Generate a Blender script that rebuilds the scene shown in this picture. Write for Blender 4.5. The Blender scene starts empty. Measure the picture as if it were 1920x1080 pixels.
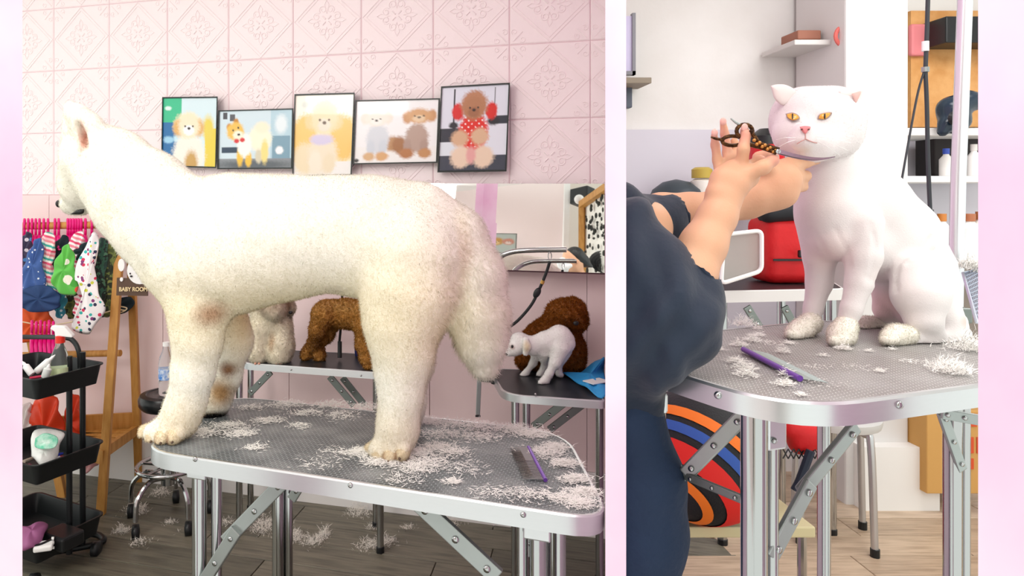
import bpy, bmesh, math, random
import numpy as np
from mathutils import Vector, Matrix

random.seed(7); RNG = np.random.default_rng(7)
SC = bpy.context.scene
COL = SC.collection

# ---------------------------------------------------------------- camera
F, CX, CY, CH = 1300.0, 740.0, 370.0, 1.34       # focal length in px, principal point, eye height
cd = bpy.data.cameras.new('camera'); cam = bpy.data.objects.new('camera', cd); COL.objects.link(cam)
cd.sensor_width = 36; cd.lens = F / 1920 * 36
cd.shift_x = (960 - CX) / 1920; cd.shift_y = -(540 - CY) / 1920
cam.location = (0, 0, CH); cam.rotation_euler = (math.pi / 2, 0, 0)
cd.clip_start = .02
SC.camera = cam

# ---------------------------------------------------------------- world, lights, exposure
wd = bpy.data.worlds.new('world'); SC.world = wd; wd.use_nodes = True
wd.node_tree.nodes['Background'].inputs[0].default_value = (.97, 1, .945, 1)
wd.node_tree.nodes['Background'].inputs[1].default_value = 1.0
def area(name, loc, target, sx, sy, power, col=(1, .97, .93)):
    l = bpy.data.lights.new(name, 'AREA'); l.shape = 'RECTANGLE'; l.size = sx; l.size_y = sy
    l.energy = power; l.color = col
    o = bpy.data.objects.new(name, l); COL.objects.link(o); o.location = loc
    o.rotation_euler = (Vector(target) - Vector(loc)).to_track_quat('-Z', 'Y').to_euler()
    return o
area('salon_ceiling_lamp', (-1.15, 1.55, 2.52), (-1.0, 1.75, 0), 1.6, .5, 8, (1, .98, .96))
area('salon_ceiling_lamp_front', (.05, .55, 2.52), (0, .9, 0), 1.4, .5, 10, (1, .96, .9))
area('salon_front_fill', (-2.15, -.1, 2.5), (-.2, 2.6, .6), 1.0, .8, 25, (1, 1, .94))  # added fill light, not a fixture: lifts the lower salon wall
area('cat_room_front_fill', (1.25, -.55, 2.45), (1.0, 1.6, .8), 1.0, .8, 9, (1, 1, .95))  # added frontal fill for the cat, no real lamp here
area('cat_room_ceiling_lamp', (1.55, .75, 2.52), (1.35, 1.05, 0), .7, .7, 4.5, (1, .98, .96))
area('cat_room_back_lamp', (2.2, 2.2, 2.52), (2.2, 2.5, 0), 1.2, .6, 14, (1, .99, .98))
vs = SC.view_settings
vs.view_transform = 'Standard'; vs.look = 'None'; vs.gamma = 1; vs.use_curve_mapping = False
vs.exposure = 0.42

# ---------------------------------------------------------------- geometry helpers
def P(px, py, z):
    return Vector(((px - CX) / F * z, z, CH - (py - CY) / F * z))
def PH(px, py, h):
    return P(px, py, F * (CH - h) / (py - CY))
WU = Vector((.9655, -.2605, 0)); WN = Vector((-.2605, -.9655, 0)); W0 = Vector((0, 2.92, 0))
def W(px, py, off=0):                       # a point on the salon's back wall (off = metres in front of it)
    d = P(px, py, 1.0) - Vector((0, 0, CH))
    t = ((W0 + WN * off).dot(WN)) / d.dot(WN)
    return Vector((0, 0, CH)) + d * t
def WS(s, h, off=0):                        # the same by metres along the wall and height
    return W0 + WU * s + WN * off + Vector((0, 0, h))

def lin(c):
    if isinstance(c, str):
        c = [int(c[i:i + 2], 16) / 255 for i in (0, 2, 4)]
    return tuple((x / 12.92 if x <= .04045 else ((x + .055) / 1.055) ** 2.4) for x in c[:3])

MATS = {}
def mat(name, col='808080', rough=.5, metal=0, var=0., vscale=12, col2=None, bump=0., bscale=80, trans=0,
        attr=None, sheen=0, coat=0, stretch=None, sss=0, ior=1.45, emit=0, alpha=1):
    if name in MATS: return MATS[name]
    m = bpy.data.materials.new(name); m.use_nodes = True; MATS[name] = m
    nt = m.node_tree; N = nt.nodes; L = nt.links
    b = N['Principled BSDF']
    b.inputs['Roughness'].default_value = rough; b.inputs['Metallic'].default_value = metal
    b.inputs['IOR'].default_value = ior
    b.inputs['Transmission Weight'].default_value = trans
    b.inputs['Coat Weight'].default_value = coat
    b.inputs['Sheen Weight'].default_value = sheen
    b.inputs['Alpha'].default_value = alpha
    if sss:
        b.inputs['Subsurface Weight'].default_value = sss
        b.inputs['Subsurface Radius'].default_value = (.012, .005, .003)
        b.inputs['Subsurface Scale'].default_value = 1
    c = lin(col) + (1,)
    b.inputs['Base Color'].default_value = c
    if emit:
        b.inputs['Emission Color'].default_value = c; b.inputs['Emission Strength'].default_value = emit
    tc = N.new('ShaderNodeTexCoord'); vec = tc.outputs['Object']
    if stretch:
        mp = N.new('ShaderNodeMapping'); mp.inputs['Scale'].default_value = stretch
        L.new(vec, mp.inputs[0]); vec = mp.outputs[0]
    src = None
    if attr:
        a = N.new('ShaderNodeAttribute'); a.attribute_name = attr; src = a.outputs['Color']
    if var or col2:
        n = N.new('ShaderNodeTexNoise'); n.inputs['Scale'].default_value = vscale; n.inputs['Detail'].default_value = 5
        L.new(vec, n.inputs['Vector'])
        mx = N.new('ShaderNodeMix'); mx.data_type = 'RGBA'
        if src: L.new(src, mx.inputs['A'])
        else: mx.inputs['A'].default_value = c
        if col2:
            mx.inputs['B'].default_value = lin(col2) + (1,)
            rp = N.new('ShaderNodeMapRange'); rp.inputs[1].default_value = .38; rp.inputs[2].default_value = .66
            L.new(n.outputs['Fac'], rp.inputs[0]); L.new(rp.outputs[0], mx.inputs['Factor'])
        else:
            mx.blend_type = 'MULTIPLY'; mx.inputs['B'].default_value = (1 - var, 1 - var, 1 - var, 1)
            L.new(n.outputs['Fac'], mx.inputs['Factor'])
        src = mx.outputs['Result']
    if src: L.new(src, b.inputs['Base Color'])
    if bump:
        n2 = N.new('ShaderNodeTexNoise'); n2.inputs['Scale'].default_value = bscale; n2.inputs['Detail'].default_value = 4
        L.new(vec, n2.inputs['Vector'])
        bp = N.new('ShaderNodeBump'); bp.inputs['Strength'].default_value = bump; bp.inputs['Distance'].default_value = .01
        L.new(n2.outputs['Fac'], bp.inputs['Height']); L.new(bp.outputs[0], b.inputs['Normal'])
    return m

def fur_mat(name):
    m = bpy.data.materials.new(name); m.use_nodes = True; nt = m.node_tree; N, L = nt.nodes, nt.links
    N.remove(N['Principled BSDF'])
    a = N.new('ShaderNodeAttribute'); a.attribute_name = 'col'
    d = N.new('ShaderNodeBsdfDiffuse'); t = N.new('ShaderNodeBsdfTranslucent'); x = N.new('ShaderNodeMixShader'); x.inputs[0].default_value = .42
    for q in (d, t): L.new(a.outputs['Color'], q.inputs['Color'])
    L.new(d.outputs[0], x.inputs[1]); L.new(t.outputs[0], x.inputs[2]); L.new(x.outputs[0], N['Material Output'].inputs['Surface'])
    return m
def root_of(o):
    while o.parent: o = o.parent
    return o
def tag(o, label, cat, group=None, kind=None):
    if label: o['label'] = label
    if cat: o['category'] = cat
    if group: o['group'] = group
    if kind: o['kind'] = kind
    return o
def thing(name, loc, label, cat, group=None):
    o = bpy.data.objects.new(name, None); COL.objects.link(o); o.location = loc
    o.empty_display_size = .05
    return tag(o, label, cat, group)
def obj(name, verts, faces, m, parent=None, smooth=False, bev=0, kind=None, cols=None, normals=None, label=None):
    V = np.asarray([tuple(v) for v in verts] if not isinstance(verts, np.ndarray) else verts, dtype=np.float32).reshape(-1, 3)
    if parent is not None:
        off = np.array(root_of(parent).location[:], dtype=np.float32)
    else:
        lo, hi = V.min(0), V.max(0); off = np.array(((lo[0] + hi[0]) / 2, (lo[1] + hi[1]) / 2, lo[2]), dtype=np.float32)
    V = V - off
    me = bpy.data.meshes.new(name)
    if isinstance(faces, np.ndarray):
        n, k = faces.shape
        me.vertices.add(len(V)); me.vertices.foreach_set('co', V.ravel())
        me.loops.add(n * k); me.loops.foreach_set('vertex_index', faces.astype(np.int32).ravel())
        me.polygons.add(n); me.polygons.foreach_set('loop_start', np.arange(0, n * k, k, dtype=np.int32))
        me.update(calc_edges=True)
    else:
        me.from_pydata(V.tolist(), [], faces); me.update()
    if cols is not None:
        ca = me.color_attributes.new('col', 'FLOAT_COLOR', 'POINT')
        cc = np.ones((len(V), 4), dtype=np.float32); cc[:, :3] = cols
        ca.data.foreach_set('color', cc.ravel())
    if smooth:
        me.polygons.foreach_set('use_smooth', np.ones(len(me.polygons), dtype=bool))
    if normals is not None:
        me.normals_split_custom_set_from_vertices(normals.tolist())
    o = bpy.data.objects.new(name, me); COL.objects.link(o)
    if m is not None: me.materials.append(m)
    if parent is not None: o.parent = parent
    else: o.location = off.tolist()
    if bev:
        b = o.modifiers.new('bevel', 'BEVEL'); b.width = bev; b.segments = 2; b.limit_method = 'ANGLE'; b.angle_limit = .6
    if kind: o['kind'] = kind
    if label: o['label'] = label
    return o

class MB:                                    # collects shapes for ONE mesh
    def __init__(s): s.v = []; s.f = []
    def add(s, v, f):
        n = len(s.v); s.v += [Vector(x) for x in v]; s.f += [[i + n for i in q] for q in f]; return s
    def box(s, c, size, rz=0, rot=None):
        R = rot if rot is not None else Matrix.Rotation(rz, 3, 'Z')
        c = Vector(c); hx, hy, hz = [q / 2 for q in size]
        vv = [c + R @ Vector((x * hx, y * hy, z * hz)) for z in (-1, 1) for y in (-1, 1) for x in (-1, 1)]
        return s.add(vv, [[0, 2, 3, 1], [4, 5, 7, 6], [0, 1, 5, 4], [2, 6, 7, 3], [0, 4, 6, 2], [1, 3, 7, 5]])
    def bar(s, a, b, w, h, up=(0, 0, 1)):
        a, b = Vector(a), Vector(b); d = (b - a); L = d.length; d.normalize()
        up = Vector(up)
        x = d.cross(up)
        if x.length < 1e-4: x = d.cross(Vector((1, 0, 0)))
        x.normalize(); y = x.cross(d)
        R = Matrix((x, d, y)).transposed()
        return s.box((a + b) / 2, (w, L, h), rot=R)
    def tube(s, pts, r, seg=12, cap=True, closed=False):
        pts = [Vector(p) for p in pts]; n = len(pts)
        rs = r if isinstance(r, (list, tuple)) else [r] * n
        vv = []; ff = []
        prev = None
        for i, p in enumerate(pts):
            if closed: d = pts[(i + 1) % n] - pts[i - 1]
            else: d = pts[min(i + 1, n - 1)] - pts[max(i - 1, 0)]
            d.normalize()
            if prev is None:
                x = d.orthogonal().normalized()
            else:
                x = prev - d * prev.dot(d); x.normalize()
            prev = x; y = d.cross(x)
            for k in range(seg):
                a = 2 * math.pi * k / seg
                vv.append(p + (x * math.cos(a) + y * math.sin(a)) * rs[i])
        m = n if closed else n - 1
        for i in range(m):
            j = (i + 1) % n
            for k in range(seg):
                k2 = (k + 1) % seg
                ff.append([i * seg + k, i * seg + k2, j * seg + k2, j * seg + k])
        if cap and not closed:
            ff.append(list(range(seg))[::-1]); ff.append([(n - 1) * seg + k for k in range(seg)])
        return s.add(vv, ff)
    def lathe(s, base, prof, seg=24, axis=(0, 0, 1)):
        ax = Vector(axis).normalized(); x = ax.orthogonal().normalized(); y = ax.cross(x); base = Vector(base)
        vv = []; ff = []; n = len(prof)
        for r, h in prof:
            for k in range(seg):
                a = 2 * math.pi * k / seg
                vv.append(base + ax * h + (x * math.cos(a) + y * math.sin(a)) * max(r, 1e-5))
        for i in range(n - 1):
            for k in range(seg):
                k2 = (k + 1) % seg
                ff.append([i * seg + k, i * seg + k2, (i + 1) * seg + k2, (i + 1) * seg + k])
        ff.append(list(range(seg))[::-1]); ff.append([(n - 1) * seg + k for k in range(seg)])
        return s.add(vv, ff)
    def ell(s, c, r, rot=None, seg=16, rings=10):
        c = Vector(c); r = (r, r, r) if not isinstance(r, (tuple, list)) else r
        vv = []; ff = []
        for i in range(rings + 1):
            t = math.pi * i / rings
            for k in range(seg):
                a = 2 * math.pi * k / seg
                q = Vector((r[0] * math.sin(t) * math.cos(a), r[1] * math.sin(t) * math.sin(a), r[2] * math.cos(t)))
                vv.append(c + (rot @ q if rot is not None else q))
        for i in range(rings):
            for k in range(seg):
                k2 = (k + 1) % seg
                ff.append([i * seg + k, (i + 1) * seg + k, (i + 1) * seg + k2, i * seg + k2])
        return s.add(vv, ff)
    def prism(s, poly, d):
        poly = [Vector(p) for p in poly]; d = Vector(d); n = len(poly)
        return s.add(poly + [p + d for p in poly],
                     [list(range(n)), list(range(2 * n - 1, n - 1, -1))] + [[i, i + n, (i + 1) % n + n, (i + 1) % n] for i in range(n)])
    def build(s, name, m, parent=None, smooth=False, bev=0, kind=None, label=None):
        return obj(name, s.v, s.f, m, parent, smooth, bev, kind, label=label)

def smoothable(o, ang=40):                   # shade smooth with sharp edges kept
    me = o.data
    me.polygons.foreach_set('use_smooth', np.ones(len(me.polygons), dtype=bool))
    bm = bmesh.new(); bm.from_mesh(me); lim = math.radians(ang)
    for e in bm.edges:
        e.smooth = not (len(e.link_faces) == 2 and e.calc_face_angle(0) > lim)
    bm.to_mesh(me); bm.free()
    return o

def catmull(pts, n=8):
    pts = [Vector(p) for p in pts]; out = []
    q = [pts[0] * 2 - pts[1]] + pts + [pts[-1] * 2 - pts[-2]]
    for i in range(1, len(q) - 2):
        a, b, c, d = q[i - 1:i + 3]
        for k in range(n):
            t = k / n
            out.append(.5 * ((2 * b) + (c - a) * t + (2 * a - 5 * b + 4 * c - d) * t * t + (3 * b - a - 3 * c + d) * t ** 3))
    out.append(pts[-1]); return out

def pillow(name, poly, thick, m, parent=None, folds=0, nf=3, ny=Vector((0, 1, 0)), centre=None, seed=0, n=6, closed=True, smooth=True):
    """a soft sheet: closed outline (world points) puffed to both sides along ny"""
    pts = catmull(poly + [poly[0]], n)[:-1] if closed else poly
    c = Vector(centre) if centre else sum(pts, Vector()) / len(pts)
    ny = ny.normalized(); N = len(pts); rings = [1, .93, .8, .6, .38, .18]
    V = []; Fc = []
    for side in (-1, 1):
        for t in rings:
            puff = thick * math.sqrt(max(0, 1 - t * t)) * (.5 if t < 1 else 0)
            for i, p in enumerate(pts):
                q = c + (p - c) * t
                a = 2 * math.pi * i / N
                w = folds * math.sin(nf * a + seed + 2.2 * t) * (.3 + .7 * t)
                V.append(q + ny * (side * puff + w))
        V.append(c + ny * side * thick * .5)
    R = len(rings); half = R * N + 1
    for s_ in (0, 1):
        o_ = s_ * half
        for r in range(R - 1):
            for i in range(N):
                j = (i + 1) % N
                q = [o_ + r * N + i, o_ + r * N + j, o_ + (r + 1) * N + j, o_ + (r + 1) * N + i]
                Fc.append(q if s_ else q[::-1])
        for i in range(N):
            j = (i + 1) % N
            q = [o_ + (R - 1) * N + i, o_ + (R - 1) * N + j, o_ + R * N]
            Fc.append(q if s_ else q[::-1])
    o = obj(name, V, Fc, m, parent, smooth)
    bm = bmesh.new(); bm.from_mesh(o.data)
    bmesh.ops.remove_doubles(bm, verts=bm.verts, dist=1e-5); bmesh.ops.recalc_face_normals(bm, faces=bm.faces)
    bm.to_mesh(o.data); bm.free()
    return o

# ---- organic bodies: smooth union of round cones / ellipsoids, meshed with surface nets
def surface_nets(G, org, h):
    S = G < 0
    nx, ny, nz = G.shape
    c = [S[i:nx - 1 + i, j:ny - 1 + j, k:nz - 1 + k] for i in (0, 1) for j in (0, 1) for k in (0, 1)]
    tot = sum(x.astype(np.int8) for x in c)
    act = (tot > 0) & (tot < 8)
    idx = np.argwhere(act); n = len(idx)
    ids = -np.ones(act.shape, dtype=np.int64); ids[act] = np.arange(n)
    off = np.array([(i, j, k) for i in (0, 1) for j in (0, 1) for k in (0, 1)])
    vals = np.stack([G[idx[:, 0] + o[0], idx[:, 1] + o[1], idx[:, 2] + o[2]] for o in off], 1)
    acc = np.zeros((n, 3)); cnt = np.zeros(n)
    for a in range(8):
        for b in range(a + 1, 8):
            if np.abs(off[a] - off[b]).sum() != 1: continue
            va, vb = vals[:, a], vals[:, b]; x = (va < 0) != (vb < 0)
            t = np.where(x, va / np.where(x, va - vb, 1), 0)
            acc += np.where(x[:, None], off[a] + t[:, None] * (off[b] - off[a]), 0); cnt += x
    V = (idx + acc / cnt[:, None]) * h + org
    quads = []
    for ax in range(3):
        o1, o2 = [q for q in range(3) if q != ax]
        A = np.take(S, range(S.shape[ax] - 1), ax); B = np.take(S, range(1, S.shape[ax]), ax)
        e = np.argwhere(A != B)
        e = e[(e[:, o1] > 0) & (e[:, o2] > 0) & (e[:, o1] < S.shape[o1] - 1) & (e[:, o2] < S.shape[o2] - 1)]
        fl = A[e[:, 0], e[:, 1], e[:, 2]]
        def cid(d1, d2):
            q = e.copy(); q[:, o1] -= d1; q[:, o2] -= d2
            return ids[q[:, 0], q[:, 1], q[:, 2]]
        q = np.stack([cid(1, 1), cid(0, 1), cid(0, 0), cid(1, 0)], 1)
        if ax == 1: fl = ~fl
        q[~fl] = q[~fl][:, ::-1]
        quads.append(q)
    return V, np.concatenate(quads)

class Body:
    def __init__(s, k=.02): s.e = []; s.k = k
    def cone(s, a, ra, b, rb, k=None):
        s.e.append(('c', np.array(a[:]), ra, np.array(b[:]), rb, k)); return s
    def chain(s, pts, k=None):               # pts: (px, py, depth, radius px)
        w = [(P(a, b, z), r * z / F) for a, b, z, r in pts]
        for (p, r), (q, t) in zip(w, w[1:]): s.cone(p, r, q, t, k)
        if len(w) == 1: s.cone(w[0][0], w[0][1], w[0][0] + Vector((0, 0, 1e-4)), w[0][1], k)
        return s
    def ell(s, c, r, rot=None, k=None, sub=False):
        s.e.append(('s' if sub else 'e', np.array(c[:]), np.array(r), np.array(rot) if rot is not None else np.eye(3), k)); return s
    def grid(s, h):
        lo = np.array([1e9] * 3); hi = -lo
        bb = []
        for e in s.e:
            if e[0] == 'c':
                a = np.minimum(e[1] - e[2], e[3] - e[4]); b = np.maximum(e[1] + e[2], e[3] + e[4])
            else:
                R = e[2].max(); a = e[1] - R; b = e[1] + R
            bb.append((a, b))
            if e[0] != 's': lo = np.minimum(lo, a); hi = np.maximum(hi, b)
        lo -= 4 * h + s.k; hi += 4 * h + s.k
        n = np.ceil((hi - lo) / h).astype(int) + 1
        G = np.full(n, 1.0, dtype=np.float32)
        for e, (a, b) in zip(s.e, bb):
            k = e[-1] if e[-1] is not None else s.k
            m = 2.5 * k + 2 * h
            i0 = np.clip(((a - m - lo) / h).astype(int), 0, n - 1); i1 = np.clip(np.ceil((b + m - lo) / h).astype(int) + 1, 1, n)
            sl = tuple(slice(x, y) for x, y in zip(i0, i1))
            X = [(lo[d] + h * np.arange(i0[d], i1[d])).astype(np.float32) for d in range(3)]
            Q = np.stack(np.meshgrid(*X, indexing='ij'), -1)
            if e[0] == 'c':
                d = e[3] - e[1]; L = max(d.dot(d), 1e-12)
                t = np.clip(((Q - e[1].astype(np.float32)) @ d.astype(np.float32)) / L, 0, 1)
                D = np.linalg.norm(Q - e[1].astype(np.float32) - t[..., None] * d.astype(np.float32), axis=-1) - (e[2] + t * (e[4] - e[2]))
            else:
                q = (Q - e[1].astype(np.float32)) @ e[3].astype(np.float32)
                k0 = np.linalg.norm(q / e[2], axis=-1); k1 = np.linalg.norm(q / e[2] ** 2, axis=-1) + 1e-9
                D = k0 * (k0 - 1) / k1
            g = G[sl]
            if e[0] == 's':
                hh = np.clip(.5 - .5 * (g + D) / k, 0, 1); G[sl] = g * (1 - hh) - D * hh + k * hh * (1 - hh)
            else:
                hh = np.clip(.5 + .5 * (g - D) / k, 0, 1); G[sl] = g * (1 - hh) + D * hh - k * hh * (1 - hh)
        return G, lo
    def mesh(s, h, disp=None):
        G, lo = s.grid(h)
        V, Q = surface_nets(G, lo, h)
        if disp is not None:
            Nn = vnormals(V, Q); V = V + Nn * disp(V)[:, None]
        return V, Q
def vnormals(V, Q):
    n = np.cross(V[Q[:, 2]] - V[Q[:, 0]], V[Q[:, 3]] - V[Q[:, 1]])
    o = np.zeros_like(V)
    for i in range(4): np.add.at(o, Q[:, i], n)
    return o / (np.linalg.norm(o, axis=1, keepdims=True) + 1e-12)
def spots(V, base, lst):                     # soft colour patches at set places: coat markings and painted-in shade
    C = np.tile(np.array(lin(base), dtype=np.float32), (len(V), 1))
    for c, r, col, st in lst:
        c = np.array(c[:]); rr = np.array(r) if isinstance(r, (tuple, list)) else np.array([r] * 3)
        d = np.linalg.norm((V - c) / rr, axis=1)
        w = (st * np.clip(1.4 - d * 1.4, 0, 1))[:, None]
        C = C * (1 - w) + np.array(lin(col), dtype=np.float32) * w
    return C
def wob(V, f, seed=0):                       # cheap smooth noise in -1..1
    r = np.random.default_rng(seed); o = np.zeros(len(V))
    for i in range(9):
        d = r.normal(size=3); d /= np.linalg.norm(d)
        o += np.sin(V @ d * f * r.uniform(.7, 1.5) + r.uniform(0, 6.28))
    return o / 4
def fur(name, V, Q, C, n, length, width, m, parent, comb=(0, 0, -1), lay=.8, curl=0, region=None, seed=1, lscale=None, cvar=(.93, 1.05)):
    r = np.random.default_rng(seed)
    T = np.concatenate([Q[:, [0, 1, 2]], Q[:, [0, 2, 3]]])
    A = np.linalg.norm(np.cross(V[T[:, 1]] - V[T[:, 0]], V[T[:, 2]] - V[T[:, 0]]), axis=1)
    if region is not None: A = A * region(V[T].mean(1))
    pick = r.choice(len(T), n, p=A / A.sum())
    u = r.random((n, 2)); fl = u.sum(1) > 1; u[fl] = 1 - u[fl]
    w = np.stack([1 - u.sum(1), u[:, 0], u[:, 1]], 1)[..., None]
    Nn = vnormals(V, Q)
    p = (V[T[pick]] * w).sum(1); nn = (Nn[T[pick]] * w).sum(1); cc = (C[T[pick]] * w).sum(1)
    nn /= np.linalg.norm(nn, axis=1, keepdims=True) + 1e-9
    cb = np.array(comb, dtype=float)[None] + r.normal(size=(n, 3)) * .35
    tg = cb - nn * (cb * nn).sum(1, keepdims=True)
    d = nn + tg * lay + r.normal(size=(n, 3)) * (.18 + curl); d /= np.linalg.norm(d, axis=1, keepdims=True)
    L = length * r.uniform(.55, 1.15, (n, 1))
    if lscale is not None: L = L * lscale(p)[:, None]
    side = np.cross(d, nn + r.normal(size=(n, 3)) * .25); side /= np.linalg.norm(side, axis=1, keepdims=True) + 1e-9
    bend = tg * .35 + r.normal(size=(n, 3)) * curl
    p = p - nn * .002
    mid = p + d * L * .55; tip = p + d * L * .9 + bend * L * .45
    vv = np.stack([p - side * width, p + side * width, mid + side * width * .7, mid - side * width * .7, tip], 1).reshape(-1, 3)
    b = (np.arange(n) * 5)[:, None]
    f = np.concatenate([b + np.array([[0, 1, 2]]), b + np.array([[0, 2, 3]]), b + np.array([[3, 2, 4]])])
    cc = cc * r.uniform(cvar[0], cvar[1], (n, 1))
    return obj(name, vv, f, m, parent, True, kind='stuff', cols=np.repeat(cc, 5, 0), normals=np.repeat(nn, 5, 0))
# ================================================================ THE SETTING
M_pink = mat('pink_paint', 'efd3da', .42, var=.05, vscale=4, bump=.05, bscale=30)
M_tile = mat('pink_foam_tile', 'f7e9ea', .45, bump=.04, bscale=150)
M_lower = mat('pink_panel_paint', 'f3dbdb', .4, var=.06, vscale=3)
M_white = mat('white_paint', 'f2f0ee', .45, var=.04, vscale=5)
M_water = mat('pink_wash_paint', 'e9d2e1', .6, col2='dba8c9', vscale=2.2, stretch=(1, 1, .8))
M_lav = mat('pale_lavender_paint', 'd6d3de', .5, var=.05, vscale=3)
M_plaster = mat('warm_white_plaster', 'e4e1de', .6, col2='ebe9e7', vscale=3, bump=.08, bscale=40)

def struct(o): o['kind'] = 'structure'; return o

# floors with planks
def plank_floor(name, x0, x1, y0, y1, ang, cols, w, l, seed):
    base = struct(MB().box(((x0 + x1) / 2, (y0 + y1) / 2, -.03), (x1 - x0, y1 - y0, .04)).build(name, mat('floor_joint', '2b2a26', .8)))
    r = random.Random(seed)
    me = None; k = 0
    ms = [mat('%s_wood_%s' % (name, c[0]), c[0], .42, col2=c[1], vscale=5, stretch=(1.2, 14, 14), bump=.12, bscale=30) for i, c in enumerate(cols)]
    src = {}
    for i, m in enumerate(ms):
        o = MB().box((0, 0, 0), (l - .003, w - .003, .02)).build('plank', m, None, bev=.0015)
        src[i] = o.data; bpy.data.objects.remove(o)
    ca, sa = math.cos(ang), math.sin(ang); R = 6
    for a in range(-int(R / w), int(R / w)):
        sh = r.random() * l
        for b in range(-int(R / l) - 1, int(R / l) + 1):
            u = b * l + sh; v = a * w
            cx, cy = (x0 + x1) / 2 + u * ca - v * sa, (y0 + y1) / 2 + u * sa + v * ca
            if not (x0 + .02 < cx < x1 - .02 and y0 < cy < y1): continue
            o = bpy.data.objects.new('plank', src[r.randrange(len(ms))]); COL.objects.link(o); o.parent = base
            o.location = (cx - base.location.x, cy - base.location.y, -.0 - base.location.z - .01 + r.uniform(-.0006, .0006)); o.rotation_euler = (0, 0, ang)
            mo = o.modifiers.new('bevel', 'BEVEL'); mo.width = .0015; mo.segments = 1
            k += 1
    return base
plank_floor('floor', -2.6, .95, .9, 3.6, -.263, [('746f60', '565247'), ('696556', '504c42'), ('7d7767', '5f5a4e')], .15, .9, 3)
plank_floor('floor', .95, 4.4, .9, 3.5, 0, [('cbb399', 'ac957d'), ('c0a88f', 'a38d76'), ('d3bca5', 'b39d86')], .15, .9, 5)

# salon back wall: plain panels below, embossed tiles above, white tall baseboard
s0, s1 = -2.5, .893
wl = MB()
wl.prism([WS(s0, 0, -.03), WS(s1, 0, -.03), WS(s1, 2.65, -.03), WS(s0, 2.65, -.03)], -WN * .1)
wall_back = struct(wl.build('wall_back', mat('wall_joint', 'd9b9c0', .7)))
RZ = math.atan2(WU.y, WU.x)
TW, TH = .3165, .305
def tile_mesh():
    """embossed tile in local x (along the wall), z (up), -y towards the room"""
    mb = MB(); t = .012
    w, h = TW / 2 - .0012, TH / 2 - .0012
    e = .004
    mb.add([(-w, 0, -h), (w, 0, -h), (w, 0, h), (-w, 0, h), (-w, -t + e, -h), (w, -t + e, -h), (w, -t + e, h), (-w, -t + e, h),
            (-w + e, -t, -h + e), (w - e, -t, -h + e), (w - e, -t, h - e), (-w + e, -t, h - e)],
           [[0, 1, 5, 4], [1, 2, 6, 5], [2, 3, 7, 6], [3, 0, 4, 7], [4, 5, 9, 8], [5, 6, 10, 9], [6, 7, 11, 10], [7, 4, 8, 11], [8, 9, 10, 11]])
    def ridge(pts, r, closed=False, seg=5):
        mb.tube([Vector((x, -t, z)) for x, z in pts], r, seg, cap=True, closed=closed)
    for q in (.97, .86):
        ridge([(0, h * q), (w * q, 0), (0, -h * q), (-w * q, 0)], .0032 if q > .9 else .0024, True)
    def curl(cx, cz, r0, a0, turns, sgn, n=13):
        return [(cx + r0 * (1 - .62 * i / n) * math.cos(a0 + sgn * turns * 6.283 * i / n),
                 cz + r0 * (1 - .62 * i / n) * math.sin(a0 + sgn * turns * 6.283 * i / n)) for i in range(n + 1)]
    for k in range(4):
        a = k * math.pi / 2 + math.pi / 4; c, s = math.cos(a), math.sin(a)
        for sg in (-1, 1):
            cx, cz = .046 * c - sg * .021 * s, .046 * s + sg * .021 * c
            ridge(curl(cx, cz, .018, a + sg * -1.6, 1.25, sg), .0026)
        ridge([(.008 * c, .008 * s), (.028 * c, .028 * s)], .004)
        b = k * math.pi / 2; c, s = math.cos(b), math.sin(b)
        ridge([(.03 * c, .03 * s), (.07 * c - .01 * s, .07 * s + .01 * c), (.088 * c, .088 * s), (.07 * c + .01 * s, .07 * s - .01 * c)], .0024, True)
        # scrolls in the four corners of the tile
        sx, sz = (1, 1, -1, -1)[k], (1, -1, -1, 1)[k]
        ridge([(sx * (w - .012), sz * (h - .012)), (sx * (w - .05), sz * (h - .05))], .003)
        for q in ((.018, .05), (.05, .018)):
            ridge(curl(sx * (w - q[0]), sz * (h - q[1]), .013, a, 1.1, 1 if q[0] > .03 else -1, 9), .0022)
    return mb
tm = tile_mesh().build('tile', M_tile); tdata = tm.data
bpy.data.objects.remove(tm)
def wall_piece(name, data, s, h, off=0):
    o = bpy.data.objects.new(name, data); COL.objects.link(o); o.parent = wall_back
    o.location = WS(s, h, off - .03) - wall_back.location; o.rotation_euler = (0, 0, RZ)
    return o
# the tile mesh was re-centred by the builder: its own origin is the base centre
c0 = -.1557
tcut = tdata.copy(); bm = bmesh.new(); bm.from_mesh(tcut)          # the last column is cut where the side wall meets it
bmesh.ops.bisect_plane(bm, geom=bm.verts[:] + bm.edges[:] + bm.faces[:], plane_co=(s1 - (c0 + 3.5 * TW), 0, 0), plane_no=(1, 0, 0), clear_outer=True)
bm.to_mesh(tcut); bm.free()
for r_ in range(4):
    for c_ in range(-8, 4):
        s = c0 + (c_ + .5) * TW
        if s - TW / 2 < s0: continue
        wall_piece('tile', tdata if s + TW / 2 < s1 else tcut, s, 1.35 + r_ * TH + .0012, .0)
def slab(w, h, t, m, bev=.003):
    o = MB().box((0, 0, h / 2), (w, t, h)).build('panel', m); d = o.data; bpy.data.objects.remove(o)
    return d
PW = TW * 2
pd0 = slab(PW - .003, 1.35 - .262, .02, M_lower)
bd0 = slab(PW - .002, .26, .03, M_white)
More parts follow.
